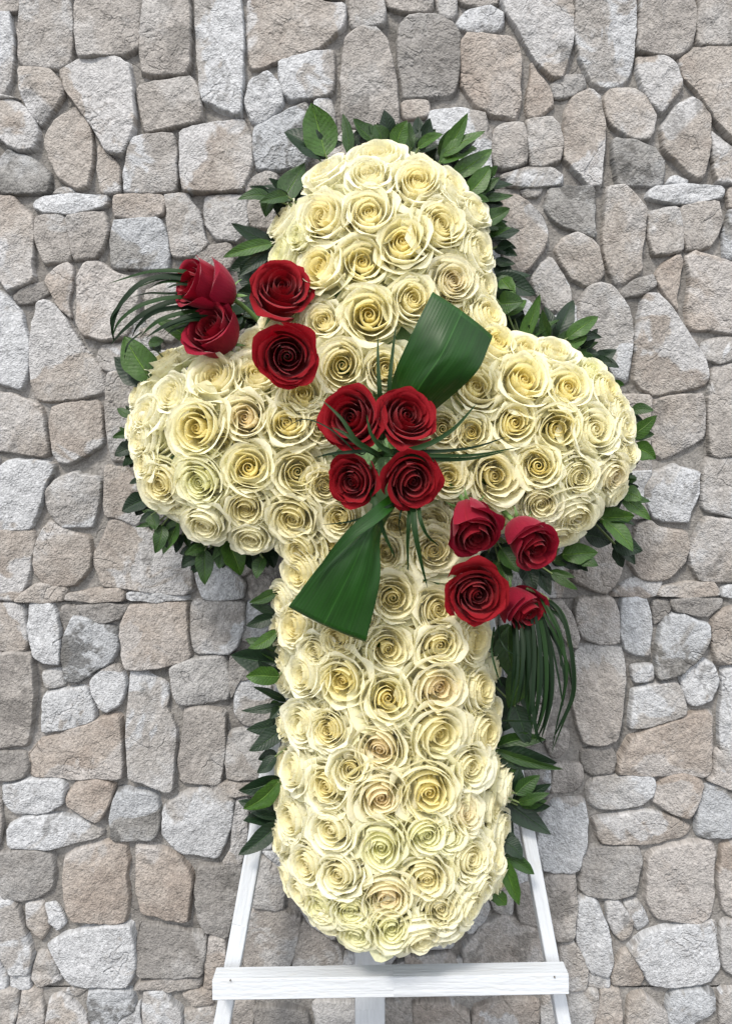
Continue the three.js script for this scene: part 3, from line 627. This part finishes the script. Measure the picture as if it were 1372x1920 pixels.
// red roses: x, y, radius, form, palette, facing (x, y, z), how far they stand proud of the cream roses, label
const TL = 'red roses by the palm blades', CC = 'four red roses at the centre', BR = 'red roses above the hanging palm frond';
for (const [x, y, r, kind, pal, nx, ny, nz, off, label, group] of [
  [388, 540, 60, 'redbud', 'm', -0.75, 0.25, 0.62, 0.035, 'red rose bud lying sideways against the palm blades, seen from its flank', TL],
  [527, 545, 60, 'red', 'r', 0.22, 0.5, 0.84, 0.03, 'open red rose against the upper arm, topmost of its four', TL],
  [402, 625, 54, 'redbud', 'm', -0.3, 0.42, 0.85, 0.04, 'half open red rose above the cream side arm, below the sideways red bud', TL],
  [539, 668, 57, 'red', 'r', 0.1, -0.18, 0.97, 0.045, 'wide open red rose at the inner corner of the cross, lowest of its four', TL],
  [662, 786, 60, 'red', 'r', -0.3, 0.15, 0.93, 0.045, 'open red rose at the centre with dark grass blades lying across it', CC],
  [760, 783, 55, 'red', 'r', 0.3, 0.32, 0.9, 0.045, 'red rose at the centre tucked against the upper folded green leaf', CC],
  [662, 902, 51, 'red', 'r', -0.36, -0.15, 0.9, 0.045, 'dark rounded red rose at the centre above the lower folded leaf', CC],
  [772, 900, 57, 'red', 'r', 0.22, -0.26, 0.95, 0.05, 'wide red rose at the centre with a spread pointed petal', CC],
  [884, 982, 54, 'redbud', 'm', 0.12, -0.62, 0.78, 0.035, 'red rose bud nodding down at the inner corner, closest to the centre roses', BR],
  [990, 1010, 54, 'redbud', 'm', 0.35, -0.5, 0.8, 0.04, 'red rose bud nodding down in front of the cream side arm', BR],
  [893, 1113, 60, 'red', 'r', 0.1, -0.1, 0.97, 0.045, 'open red rose over the long arm with its heart showing', BR],
  [976, 1135, 46, 'redbud', 'm', 0.5, -0.45, 0.75, 0.02, 'small red rose bud directly above the hanging palm frond', BR],
]) {
  const p = onCross(x, y, off); p.z = Math.max(p.z, zb(p.y) + 0.085); const q = P(x, y, p.z), n = V(nx, ny, nz).normalize(), rad = r * mpp(q.z) * (kind === 'red' ? 1.07 : 1.06);
  const mid = kind === 'red' ? 0.75 : 0.8;
  const t = rose('red_rose', label, group, kind, pal, q.clone().addScaledVector(n, -mid * rad), n, rad, 0.05);
  // the bare stem runs from the head into the foam
  const s = t.getObjectByName('stem'); t.remove(s);
  const a = q.clone().addScaledVector(n, -(mid + 0.1) * rad), m = SEG[0][0].clone().lerp(SEG[0][1], 0.32), b = V(a.x + clamp(m.x - a.x, -0.06, 0.06), a.y + clamp(m.y - a.y, -0.06, 0.06), zb(a.y) + 0.03);
  t.updateMatrixWorld(true); const inv = t.matrixWorld.clone().invert();
  const g = new THREE.TubeGeometry(new THREE.QuadraticBezierCurve3(a, a.clone().addScaledVector(n, -0.02), b), 8, 0.0028, 7); g.applyMatrix4(inv); mesh('stem', g, sepalM, t);
}

// ---------------------------------------------------------------- leaves
const leafMap = c => tex(256, (u, v) => {
  const x = Math.abs(u - 0.5) * 2, rib = sstep(0.05, 0.015, x), sv = sstep(0.9, 1, Math.sin((v * 11 - x * 2.2) * Math.PI * 2) * 0.5 + 0.5) * 0.10 * sstep(0.02, 0.1, x);
  const n = fbm(u * 10, v * 20, 512, 81, 4) - 0.5, spot = sstep(0.74, 0.8, vnoise(u * 22, v * 40, 512, 83)) * sstep(0.45, 0.6, fbm(u * 3, v * 4, 512, 85, 2)) * 0.5;
  let q = lerp3(c, [c[0] * 1.45 + 0.06, c[1] * 1.25 + 0.07, c[2] * 1.4 + 0.03], clamp(rib + sv, 0, 1)); q = lerp3(q, [c[0] * 0.5, c[1] * 0.45, c[2] * 0.4], spot);
  return q.map(k => k * (1 + n * 0.3));
}, true);
const leafBump = tex(256, (u, v) => { const x = Math.abs(u - 0.5) * 2, k = 0.6 - sstep(0.07, 0.0, x) * 0.4 + 0.05 * Math.sin((v * 11 - x * 2.2) * Math.PI * 2) + (fbm(u * 12, v * 24, 512, 87, 3) - 0.5) * 0.2; return [k, k, k]; });
const leafM = (c, rough) => new THREE.MeshPhysicalMaterial({ map: leafMap(c), bumpMap: leafBump, bumpScale: 0.0012, roughness: rough, specularIntensity: 0.6, side: THREE.DoubleSide });
const LM = { m: leafM([0.185, 0.30, 0.085], 0.45), d: leafM([0.07, 0.145, 0.075], 0.45), k: leafM([0.135, 0.235, 0.075], 0.46) };
const twigM = new THREE.MeshStandardMaterial({ color: new THREE.Color(0.11, 0.15, 0.05), roughness: 0.7 });
function leafGeo(a, b, w, nrm, o) {                          // from a to b, w wide, arched and folded along the rib
  const Y = b.clone().sub(a), L = Y.length(); Y.normalize();
  const X = Y.clone().cross(nrm).normalize(), Z = X.clone().cross(Y).normalize(), bend = rr(-0.10, 0.16) * L, fold = rr(0.1, 0.45), side = rr(-0.08, 0.08) * L, sd = rnd() * 99, twist = rr(-0.5, 0.5);
  return gridGeo(8, 12, (u, v) => {
    const s = Math.pow(Math.sin(Math.PI * Math.pow(v, 0.85)), 0.75) * (1 - 0.25 * v) * 1.08 + 0.012, x0 = u * w / 2 * s * (1 + (vnoise(v * 5 + sd, u > 0 ? 3 : 8, 4096, 5) - 0.5) * 0.22);
    const tw = twist * (v - 0.3), zz = Math.abs(u) * w / 2 * s * fold + bend * (4 * v * (1 - v) * 0.7 - v * v * 0.5) + (vnoise(v * 4 + sd, u * 1.5 + 20, 4096, 6) - 0.5) * w * 0.12 * Math.abs(u);
    return a.clone().addScaledVector(Y, v * L).addScaledVector(X, x0 * Math.cos(tw) + side * v * (1 - v) * 4).addScaledVector(Z, zz + x0 * Math.sin(tw)).sub(o);
  });
}
const SPRIGS = [];
function G(ox, oy, k, label, txt) { SPRIGS.push([label, txt.trim().split(/\s+/).map(q => { const [a, b, c, d, w, t] = q.split(','); return [ox + a * k, oy + b * k, ox + c * k, oy + d * k, w * k, t ?? 'm']; })]); }
const ZL = [420, 180, .4082], ZJ = [950, 340, .3076], ZK = [950, 740, .3076], ZG = [900, 1110, .344], ZI = [900, 1490, .344], ZE = [0, 1110, .379], ZD = [0, 740, .3061], ZM = [200, 560, .3644];
G(...ZL, 'green sprig with one very broad upright leaf behind the upper arm roses', '455,235,400,35,150,m 420,245,545,212,70,d');
G(...ZL, 'small green sprig of narrow upright leaves beside the broad leaf', '570,240,545,80,50,k 690,200,590,108,80,k 640,220,610,190,50,d');
G(...ZL, 'dark leafy sprig standing straight above the upper arm of the cross', '765,200,738,62,80,d 720,205,690,128,70,k 800,215,840,112,72,m 858,220,850,118,50,k 885,265,885,192,60,k 890,200,890,98,66,d 925,200,945,102,56,d 910,228,1007,176,54,m 900,255,988,228,54,d 700,200,665,135,60,d 940,290,975,240,60,d');
G(...ZL, 'bright green sprig fanning out beside the top of the upper arm', '1000,295,1022,188,56,d 1020,255,1120,78,66,m 1030,255,1197,156,62,m 1020,292,1162,232,86,m 1040,235,1078,178,44,k 1060,330,1030,280,60,d');
G(...ZL, 'green sprig with many slim leaves along the shoulder of the upper arm', '1075,348,1232,242,80,m 1125,435,1222,316,82,m 1105,410,1168,338,66,d 1185,432,1262,374,50,k 1165,455,1327,456,44,k 1195,432,1327,404,56,d 1195,492,1282,500,54,d 1155,482,1217,482,46,k 1225,360,1255,320,40,k');
G(...ZL, 'dark slim leaved sprig along the flank of the upper arm', '1205,572,1312,518,74,k 1195,602,1302,578,44,d 1210,622,1258,642,40,k 1235,642,1317,600,46,k 1250,642,1357,618,60,d 1262,692,1325,682,46,d 1260,702,1347,736,44,d 1258,757,1337,772,50,d 1255,790,1332,822,70,d 1262,860,1335,870,80,k 1270,1000,1330,1060,90,d 1280,950,1372,940,100,k');
G(...ZJ, 'dense green sprig filling the inner corner above the side arm', '-20,610,52,682,90,m -30,600,175,692,125,d 20,800,118,718,105,m 105,940,202,686,78,m 150,920,305,868,125,d 315,935,412,716,100,d 395,935,558,818,88,m 360,1010,492,946,100,m 460,1000,552,896,66,d 0,790,42,935,80,d 88,945,80,755,66,d 440,1085,535,1070,76,k 480,1055,562,1058,64,d 250,930,215,780,60,k');
G(...ZJ, 'short dark sprig on top of the rounded side arm end', '550,1068,667,1026,76,d 595,1105,683,1134,56,d 665,1232,714,1242,46,k 560,1090,640,1100,60,d');
G(...ZK, 'green sprig of three broad leaves beside the rounded side arm end', '775,100,894,95,64,k 775,235,917,128,95,m 780,330,908,392,108,m 735,520,792,500,46,k 730,540,788,520,40,k');
G(...ZK, 'broad leaved sprig under the side arm beside the nodding red buds', '715,600,824,642,96,m 710,640,874,766,84,m 590,740,778,738,118,m 612,790,772,952,115,m 500,860,645,892,140,d 680,915,826,950,105,d 690,950,785,1034,86,d 370,975,555,960,118,m 460,1000,555,1042,76,k 300,1012,405,1000,66,k');
G(...ZK, 'dark leaves hanging between the small red bud and the palm frond', '205,1055,262,1224,96,d 110,1055,172,1202,105,d 295,1105,430,1192,56,k -60,950,-35,1120,120,d -20,960,70,1085,110,k -110,990,-90,1150,100,d 30,940,110,1060,100,d -40,1040,10,1180,100,k');
G(...ZG, 'broad dark leaves hanging behind the palm frond along the long arm', '240,360,150,640,140,k 170,240,215,520,130,k 260,420,260,660,120,d 110,500,160,700,110,d 200,650,260,830,120,d');
G(...ZG, 'glossy dark sprig beside the long arm under the palm frond tips', '125,885,418,932,115,d 140,875,452,966,56,k 215,1085,324,998,84,k 235,1132,388,1048,76,d 235,1142,374,1098,56,k 225,1162,380,1166,66,d');
G(...ZI, 'dark leaves over the easel leg beside the long arm', '150,50,378,216,120,d 140,270,232,352,96,d');
G(...ZI, 'drooping green leaves beside the easel leg near the foot of the cross', '140,390,217,608,86,m 85,545,145,602,76,m');
G(...ZE, 'dark sprig of pointed leaves along the upper flank of the long arm', '1345,5,1233,52,54,k 1340,130,1218,167,64,d 1345,208,1228,278,60,m 1355,345,1143,312,118,d 1355,420,1217,418,96,m 1350,280,1290,250,70,d');
G(...ZE, 'narrow dark leaves above the bare easel leg beside the long arm', '1375,558,1193,586,44,d 1375,575,1333,628,46,d 1375,685,1232,787,86,d 1350,825,1272,897,66,d');
G(...ZE, 'green and dark leaf pair lying across the white easel leg', '1350,955,1202,1078,95,m 1355,1095,1178,1032,86,d 1350,1165,1180,1300,90,d');
G(...ZD, 'small dark leaves at the rounded end of the side arm under the palm', '810,240,688,265,46,k 805,330,702,372,88,d 800,395,758,445,66,d 850,518,792,542,36,d 885,650,752,716,116,d');
G(...ZM, 'single small leaf at the rim of the side arm', '115,600,55,562,46,k 110,705,30,712,38,k');
G(...ZD, 'green sprig hanging under the rounded side arm end', '935,735,858,782,56,d 945,790,828,812,26,k 930,750,955,832,76,k 985,825,950,972,86,k 1075,800,1000,982,105,m 1115,875,1078,972,56,d');
G(...ZD, 'leafy sprig hanging below the side arm at the inner corner', '1235,938,1133,982,56,k 1210,965,1112,1064,86,d 1255,985,1255,1164,100,k 1310,935,1355,1005,60,d 1380,870,1298,1012,66,k 1290,960,1300,1080,60,d');
G(...ZM, 'dark leaf cluster in the inner corner between side arm and long arm', '630,1270,692,1425,118,m 485,1290,398,1312,56,k 470,1310,388,1376,66,d 520,1310,488,1402,66,d 740,1290,762,1402,86,d 830,1310,862,1384,76,d 590,1300,580,1390,70,k 800,1350,770,1440,70,k');
G(...ZM, 'two broad green leaves on the side arm under the palm blades', '215,385,92,192,155,m 440,215,252,108,96,m 230,225,300,215,50,k');
G(...ZL, 'spread of slim leaves beside the flank of the upper arm', '285,455,372,312,105,k 305,460,203,378,56,d 265,455,168,408,40,d 195,470,63,472,50,k 270,462,163,484,56,k 225,460,188,556,66,k');
G(...ZL, 'long pointed leaves sticking out above the red roses', '205,665,33,588,70,d 185,688,-5,742,62,m 165,722,28,802,86,d 130,760,88,855,76,d 200,760,120,720,70,d 130,880,60,800,70,d');
G(...ZL, 'dark leaves deep in the inner corner between the red roses', '160,930,60,900,90,d 170,980,90,1010,90,d 200,900,130,960,80,d 150,1040,60,1060,80,d 230,1000,150,1050,80,k 100,960,20,1010,80,d 60,1010,-20,1060,80,d');
const UPN = V(0, 0.25, 1).normalize();
for (const [label, ls] of SPRIGS) {
  const cx = ls.reduce((s, l) => s + l[0], 0) / ls.length, cy = ls.reduce((s, l) => s + l[1], 0) / ls.length;
  const base = pz(cx, cy, 0.02), t = thing('foliage_sprig', label, 'leaves', base, 'leaf sprigs around the floral cross');
  const ctr = pz(cx, cy, 0.018), md = medial(ctr.x, ctr.y), root = V(ctr.x - md.ox * 0.045, ctr.y - md.oy * 0.045, zb(ctr.y) + 0.02);
  ls.forEach(([x0, y0, x1, y1, w, tone], i) => {
    const o0 = rr(0.012, 0.03) + (tone === 'd' ? -0.008 : 0.008), a = pz(x0 - (x1 - x0) * 0.22, y0 - (y1 - y0) * 0.22, o0), tip = pz(x1, y1, o0 + rr(-0.008, 0.02));
    tip.z = Math.max(tip.z, 0.03); a.z = Math.max(a.z, 0.035);
    const n = UPN.clone().add(V(rr(-0.35, 0.35), rr(-0.25, 0.35), 0)).normalize();
    mesh('leaf', leafGeo(a, tip, w * mpp(a.z) * 1.12, n, base), LM[tone], t);
    if (w > 12) {                                            // a smaller leaf of the same twig, half hidden behind
      const a2 = a.clone(), d2 = tip.clone().sub(a).applyAxisAngle(Zax, rr(0.35, 0.7) * (rnd() < 0.5 ? -1 : 1)).multiplyScalar(rr(0.72, 0.98)); a2.z = Math.max(0.03, a2.z - 0.008);
      const e2 = a2.clone().add(d2); e2.z = Math.max(0.028, e2.z);
      mesh('leaf', leafGeo(a2, e2, w * mpp(a.z) * rr(0.8, 1.05), n.clone().add(V(rr(-0.3, 0.3), rr(-0.3, 0.3), 0)).normalize(), base), LM[rnd() < 0.7 ? 'd' : 'k'], t);
    }
    const g = new THREE.TubeGeometry(new THREE.QuadraticBezierCurve3(root.clone().sub(base), a.clone().lerp(root, 0.4).sub(base), a.clone().lerp(tip, 0.06).sub(base)), 5, 0.0011, 5);
    mesh('stem', g, twigM, t);
  });
}

// ---------------------------------------------------------------- palm blades and grass blades
const bladeM = new THREE.MeshPhysicalMaterial({ color: new THREE.Color(0.006, 0.016, 0.006), roughness: 0.5, specularIntensity: 0.22, side: THREE.DoubleSide });
const bladeM2 = new THREE.MeshPhysicalMaterial({ color: new THREE.Color(0.010, 0.028, 0.007), roughness: 0.5, specularIntensity: 0.22, side: THREE.DoubleSide });
function bladeGeo(pts, w, o, nrm = V(0, 0.1, 1), taper = 1) {
  const c = new THREE.CatmullRomCurve3(pts), N = 22, fr = []; for (let i = 0; i <= N; i++) fr.push([c.getPoint(i / N), c.getTangent(i / N)]);
  return gridGeo(4, N, (u, v) => { const [p, t] = fr[Math.round(v * N)], X = t.clone().cross(nrm).normalize(), Z = X.clone().cross(t).normalize(), s = Math.pow(Math.sin(Math.PI * Math.min(1, 0.16 + 0.84 * v)), 0.6) * (taper ? 1 - 0.35 * v : 1) + 0.03; return p.clone().addScaledVector(X, u * w / 2 * s).addScaledVector(Z, Math.abs(u) * w * 0.10 * s).sub(o); });
}
{
  // palm blades beside the red roses
  const o = onCross(470, 580, -0.01), t = thing('palm_frond', 'arching dark palm blades sprayed out beside the sideways red bud', 'palm leaf', o);
  const Q = (x, y, off) => pz(x * .3061, 350 + y * .3061, off);
  const arcs = [
    [[1250, 560], [1130, 522], [930, 520], [668, 592], 26], [[1250, 580], [1080, 545], [880, 582], [740, 720], [690, 860], [700, 950], 28], [[1250, 600], [1060, 560], [900, 575], [760, 700], [685, 800], [684, 880], 22],
    [[1260, 690], [1050, 680], [850, 735], [730, 830], [690, 920], 26], [[1260, 720], [1090, 700], [900, 770], [770, 870], [680, 966], 34], [[1280, 750], [1150, 738], [950, 770], [850, 850], [808, 925], 30],
    [[1290, 770], [1180, 765], [1000, 810], [910, 870], [858, 928], 28], [[1300, 800], [1200, 790], [1050, 835], [950, 890], [890, 932], 26], [[1240, 640], [1040, 655], [920, 652], [808, 676], 16],
    [[1230, 600], [1060, 580], [980, 590], [905, 632], 20], [[1250, 610], [1090, 600], [1040, 615], [1000, 640], 14], [[1290, 820], [1180, 815], [1040, 850], [985, 905], 24], [[1200, 540], [1060, 560], [960, 575], [790, 642], 14],
    [[1280, 840], [1150, 850], [1060, 880], [1010, 930], 20], [[870, 890], [790, 960], [770, 1010], [764, 1060], 10],
  ];
  arcs.forEach((a, i) => { const w = a.pop() * .3061 * 0.0008, n = a.length; mesh('blade', bladeGeo(a.map(([x, y], j) => Q(x, y, 0.075 + 0.004 * (i % 4) + 0.02 * Math.sin(j / (n - 1) * 2.6) - 0.02 * j / n)), w * 1.05, o, V(0.1, 0.5, 0.8)), i % 3 ? bladeM : bladeM2, t); });
  const st = new THREE.TubeGeometry(new THREE.CatmullRomCurve3([onCross(520, 600, -0.03), onCross(440, 590, -0.01), Q(1270, 700, 0.07)].map(p => p.sub(o))), 10, 0.002, 6); mesh('stem', st, twigM, t);
}
{
  // hanging palm frond
  const o = onCross(930, 1100, -0.01), t = thing('palm_frond', 'palm frond hanging down beside the long arm under the small red bud', 'palm leaf', o);
  const Q = (x, y, off) => pz(900 + x * .344, 1110 + y * .344, off);
  const rach = [[250, -20], [345, 20], [420, 100], [465, 200], [485, 300]];
  mesh('stem', new THREE.TubeGeometry(new THREE.CatmullRomCurve3(rach.map(([x, y]) => Q(x, y, 0.085).sub(o))), 14, 0.0016, 6), twigM, t);
  const bl = [
    [[330, 10], [440, 110], [490, 280], [512, 540], [455, 700], [385, 880], 22], [[350, 30], [450, 150], [495, 330], [500, 560], [430, 730], [395, 800], 22], [[340, 25], [420, 90], [480, 240], [505, 420], [508, 600], 20],
    [[330, 30], [400, 150], [450, 300], [470, 480], [430, 640], 20], [[320, 30], [390, 130], [430, 260], [440, 420], 18], [[300, 60], [360, 230], [390, 420], [385, 600], [330, 810], 26], [[300, 60], [340, 220], [360, 420], [350, 620], [300, 790], 28],
    [[290, 80], [320, 260], [330, 460], [310, 640], [290, 740], 24], [[270, 100], [300, 300], [300, 500], [270, 660], [262, 700], 24], [[260, 110], [285, 300], [280, 480], [262, 640], 22], [[230, 110], [260, 280], [262, 460], [240, 610], 22],
    [[210, 120], [235, 280], [225, 450], [190, 640], 22], [[190, 130], [205, 300], [195, 480], [150, 700], 20], [[170, 130], [185, 260], [180, 420], [165, 560], 20], [[310, 50], [380, 260], [420, 440], [450, 620], [440, 560], 14],
    [[330, 90], [410, 240], [470, 380], [490, 470], 18], [[340, 150], [420, 290], [480, 400], [498, 520], 16], [[345, 80], [400, 110], [440, 150], [480, 240], 16], [[75, 190], [62, 320], [90, 440], [120, 520], 12], [[95, 180], [110, 260], [150, 320], [260, 360], 8],
    [[300, 120], [350, 320], [375, 520], [350, 700], [300, 820], 26], [[280, 140], [310, 380], [320, 560], [300, 720], 24], [[350, 110], [430, 330], [460, 520], [420, 700], [390, 860], 18],
    [[260, 150], [275, 420], [285, 600], [310, 780], [340, 830], 26], [[240, 160], [250, 400], [255, 620], [290, 760], 20], [[120, 700], [230, 705], [320, 708], 10],
  ];
  for (const a of bl.slice(3, 14)) bl.push(a.map((q, j) => j === a.length - 1 ? q * 0.8 : [q[0] + rr(-14, 14), q[1] + rr(-10, 10) + j * rr(-8, 8)]));
  bl.forEach((a, i) => { const w = a.pop() * .344 * 0.00055, n = a.length; mesh('blade', bladeGeo(a.map(([x, y], j) => Q(x, y, 0.07 + 0.006 * (i % 4) + 0.02 * Math.sin(j / (n - 1) * 2.4))), w * 1.15, o, V(rr(-0.4, 0.5), 0.1, 1)), i % 3 ? bladeM : bladeM2, t); });
}
{
  // loose grass blades tucked in between the centre roses
  const list = [
    ['upright grass blade standing straight above the centre red roses', 9, [715, 800, .03], [712, 740, .06], [709, 690, .06], [708, 630, .05]],
    ['upright grass blade against the edge of the upper folded leaf', 8, [726, 800, .03], [730, 720, .055], [736, 660, .05], [742, 608, .045]],
    ['strong grass blade curving up over the cream roses from the centre', 10, [715, 852, .06], [790, 838, .075], [845, 808, .07], [893, 757, .06]],
    ['fine grass blade with raised tip above the paired blades', 6, [740, 845, .06], [820, 846, .07], [890, 838, .06], [952, 818, .05]],
    ['flat grass blade, upper of the pair reaching towards the side arm', 7, [735, 850, .06], [810, 854, .07], [890, 853, .06], [975, 838, .05]],
    ['flat grass blade, lower of the pair reaching towards the side arm', 8, [735, 853, .062], [810, 861, .068], [880, 860, .055], [950, 846, .045]],
    ['short grass blade lying between the two red roses near the side arm below the palm', 6, [690, 845, .08], [650, 848, .085], [620, 851, .075], [590, 858, .06]],
    ['grass blade crossing the open red centre rose from its rim', 8, [705, 850, .085], [668, 826, .1], [640, 785, .1], [604, 750, .09]],
    ['short grass blade crossing the lower rim of the open red centre rose', 7, [700, 850, .085], [670, 832, .1], [645, 812, .1], [622, 801, .095]],
    ['curved grass blade rising over the heart of the open red centre rose', 8, [735, 848, .085], [712, 836, .1], [695, 812, .105], [687, 778, .105]],
    ['thread thin arching grass blade over the cream roses beside the open red rose', 2.6, [665, 845, .08], [620, 805, .085], [570, 786, .075], [525, 810, .055]],
    ['grass blade hanging below the centre and leaning outward over the lower leaf edge', 9, [697, 915, .06], [707, 960, .075], [722, 1005, .07], [741, 1046, .06]],
    ['straight grass blade hanging below the dark rounded red rose', 7, [700, 920, .06], [704, 965, .07], [707, 1000, .065], [709, 1052, .055]],
    ['straight grass blade hanging below the wide red rose', 8, [768, 940, .05], [766, 980, .065], [764, 1020, .06], [765, 1072, .05]],
    ['broad grass blade hanging below the wide red rose', 10, [772, 940, .055], [777, 990, .07], [786, 1040, .065], [801, 1102, .05]],
    ['curved grass blade hanging below the wide red rose and bending to the red buds', 7, [782, 940, .055], [788, 975, .07], [800, 1003, .065], [823, 1024, .05]],
    ['thread thin grass blade hanging below the wide red rose', 3.2, [757, 940, .05], [750, 965, .065], [748, 985, .06], [753, 1008, .05]],
    ['slim grass blade sweeping under the dark rounded red rose', 5, [745, 938, .06], [705, 960, .075], [660, 977, .065], [604, 984, .05]],
  ];
  for (const [label, w, ...pts] of list) {
    const q = pts.map(([x, y, off]) => onCross(x, y, off - 0.02)), o = q[0].clone();
    q.unshift(V(o.x * 0.5 + onCross(712, 850).x * 0.5, o.y * 0.5 + onCross(712, 850).y * 0.5, zb(o.y) + 0.05));
    const t = thing('grass_blade', label, 'grass blade', o, 'grass blades at the centre of the cross');
    mesh('blade', bladeGeo(q, w * mpp(0.2) * 1.25, o), w > 6 ? bladeM2 : bladeM, t);
  }
}

// ---------------------------------------------------------------- two folded broad leaves
const broadM = (() => {
  const map = tex(512, (u, v) => { const s = fbm(u * 42, v * 1.2, 512, 91, 3) - 0.5, s2 = vnoise(u * 110, v * 1.5, 512, 92) - 0.5, n = fbm(u * 4, v * 4, 512, 93, 3) - 0.5, rib = sstep(0.012, 0.004, Math.abs(u - 0.47)); const k = 1 + s * 0.22 + s2 * 0.1 + n * 0.3; return lerp3([0.085 * k, 0.22 * k, 0.045 * k], [0.20, 0.36, 0.15], rib * 0.6); }, true);
  const bump = tex(512, (u, v) => { const k = 0.5 + (fbm(u * 40, v * 0.8, 512, 91, 3) - 0.5) * 0.9 + Math.sin(u * 46 * Math.PI) * 0.12; return [k, k, k]; });
  return new THREE.MeshPhysicalMaterial({ map, bumpMap: bump, bumpScale: 0.0003, roughness: 0.44, specularIntensity: 0.45, side: THREE.DoubleSide });
})();
function foldedLeaf(label, near, left, right, zs) {           // outline in pixels: left and right edge polylines from the centre to the fold
  const L = left.map(([x, y, z]) => onCross(x, y, z)), R = right.map(([x, y, z]) => onCross(x, y, z));
  const o = onCross(near[0], near[1], 0.0), t = thing('folded_leaf', label, 'leaf', o);
  const cl = new THREE.CatmullRomCurve3(L), cr = new THREE.CatmullRomCurve3(R);
  const front = gridGeo(24, 30, (u, v) => {
    const a = cl.getPoint(v), b = cr.getPoint(v), f = (u + 1) / 2, p = a.clone().lerp(b, f);
    p.z += (1 - u * u) * 0.010 + (1 - v) * 0.006 * Math.cos(u * 3) + (fbm(u * 1.6 + near[0], v * 2.2, 4096, 97, 3) - 0.5) * 0.012 * Math.sin(Math.PI * v); return p.sub(o);
  });
  mesh('leaf_front', front, broadM, t);
  // rolled fold and the part that runs back underneath
  const back = gridGeo(24, 30, (u, v) => {
    const f = (u + 1) / 2, e = cl.getPoint(1).lerp(cr.getPoint(1), f), e0 = cl.getPoint(0.9).lerp(cr.getPoint(0.9), f), dir = e.clone().sub(e0).normalize();
    e.z += (1 - u * u) * 0.010; const rho = 0.007;
    if (v < 0.3) { const a = v / 0.3 * Math.PI; return e.addScaledVector(dir, Math.sin(a) * rho).add(V(0, 0, -(1 - Math.cos(a)) * rho)).sub(o); }
    const w = (v - 0.3) / 0.7, q = cl.getPoint(1 - w * 0.85).lerp(cr.getPoint(1 - w * 0.85), f); q.z += (1 - u * u) * 0.010 * (1 - w) - 2 * rho - 0.012 * w; return q.sub(o);
  });
  mesh('leaf_back', back, broadM, t);
  return t;
}
foldedLeaf('broad glossy green leaf folded back on itself above the centre red roses', [765, 760],
  [[738, 790, -.02], [735, 715, .022], [765, 640, .048], [806, 556, .05]], [[772, 800, -.02], [832, 755, .024], [895, 695, .05], [921, 637, .045]]);
foldedLeaf('broad glossy green leaf folded back on itself below the centre red roses', [735, 935],
  [[738, 930, .02], [676, 985, .05], [610, 1050, .055], [546, 1132, .045]], [[752, 935, .02], [715, 1000, .045], [712, 1090, .05], [688, 1194, .045]]);
{
  const a = onCross(745, 930, .03), t = thing('leaf_strip', 'narrow split green leaf strip lying along the edge of the lower folded leaf', 'leaf', a);
  mesh('blade', bladeGeo([a.clone(), onCross(705, 965, .062), onCross(655, 1005, .07), onCross(585, 1085, .062)], 0.016, a), broadM, t);
}

renderer.render(scene, camera);
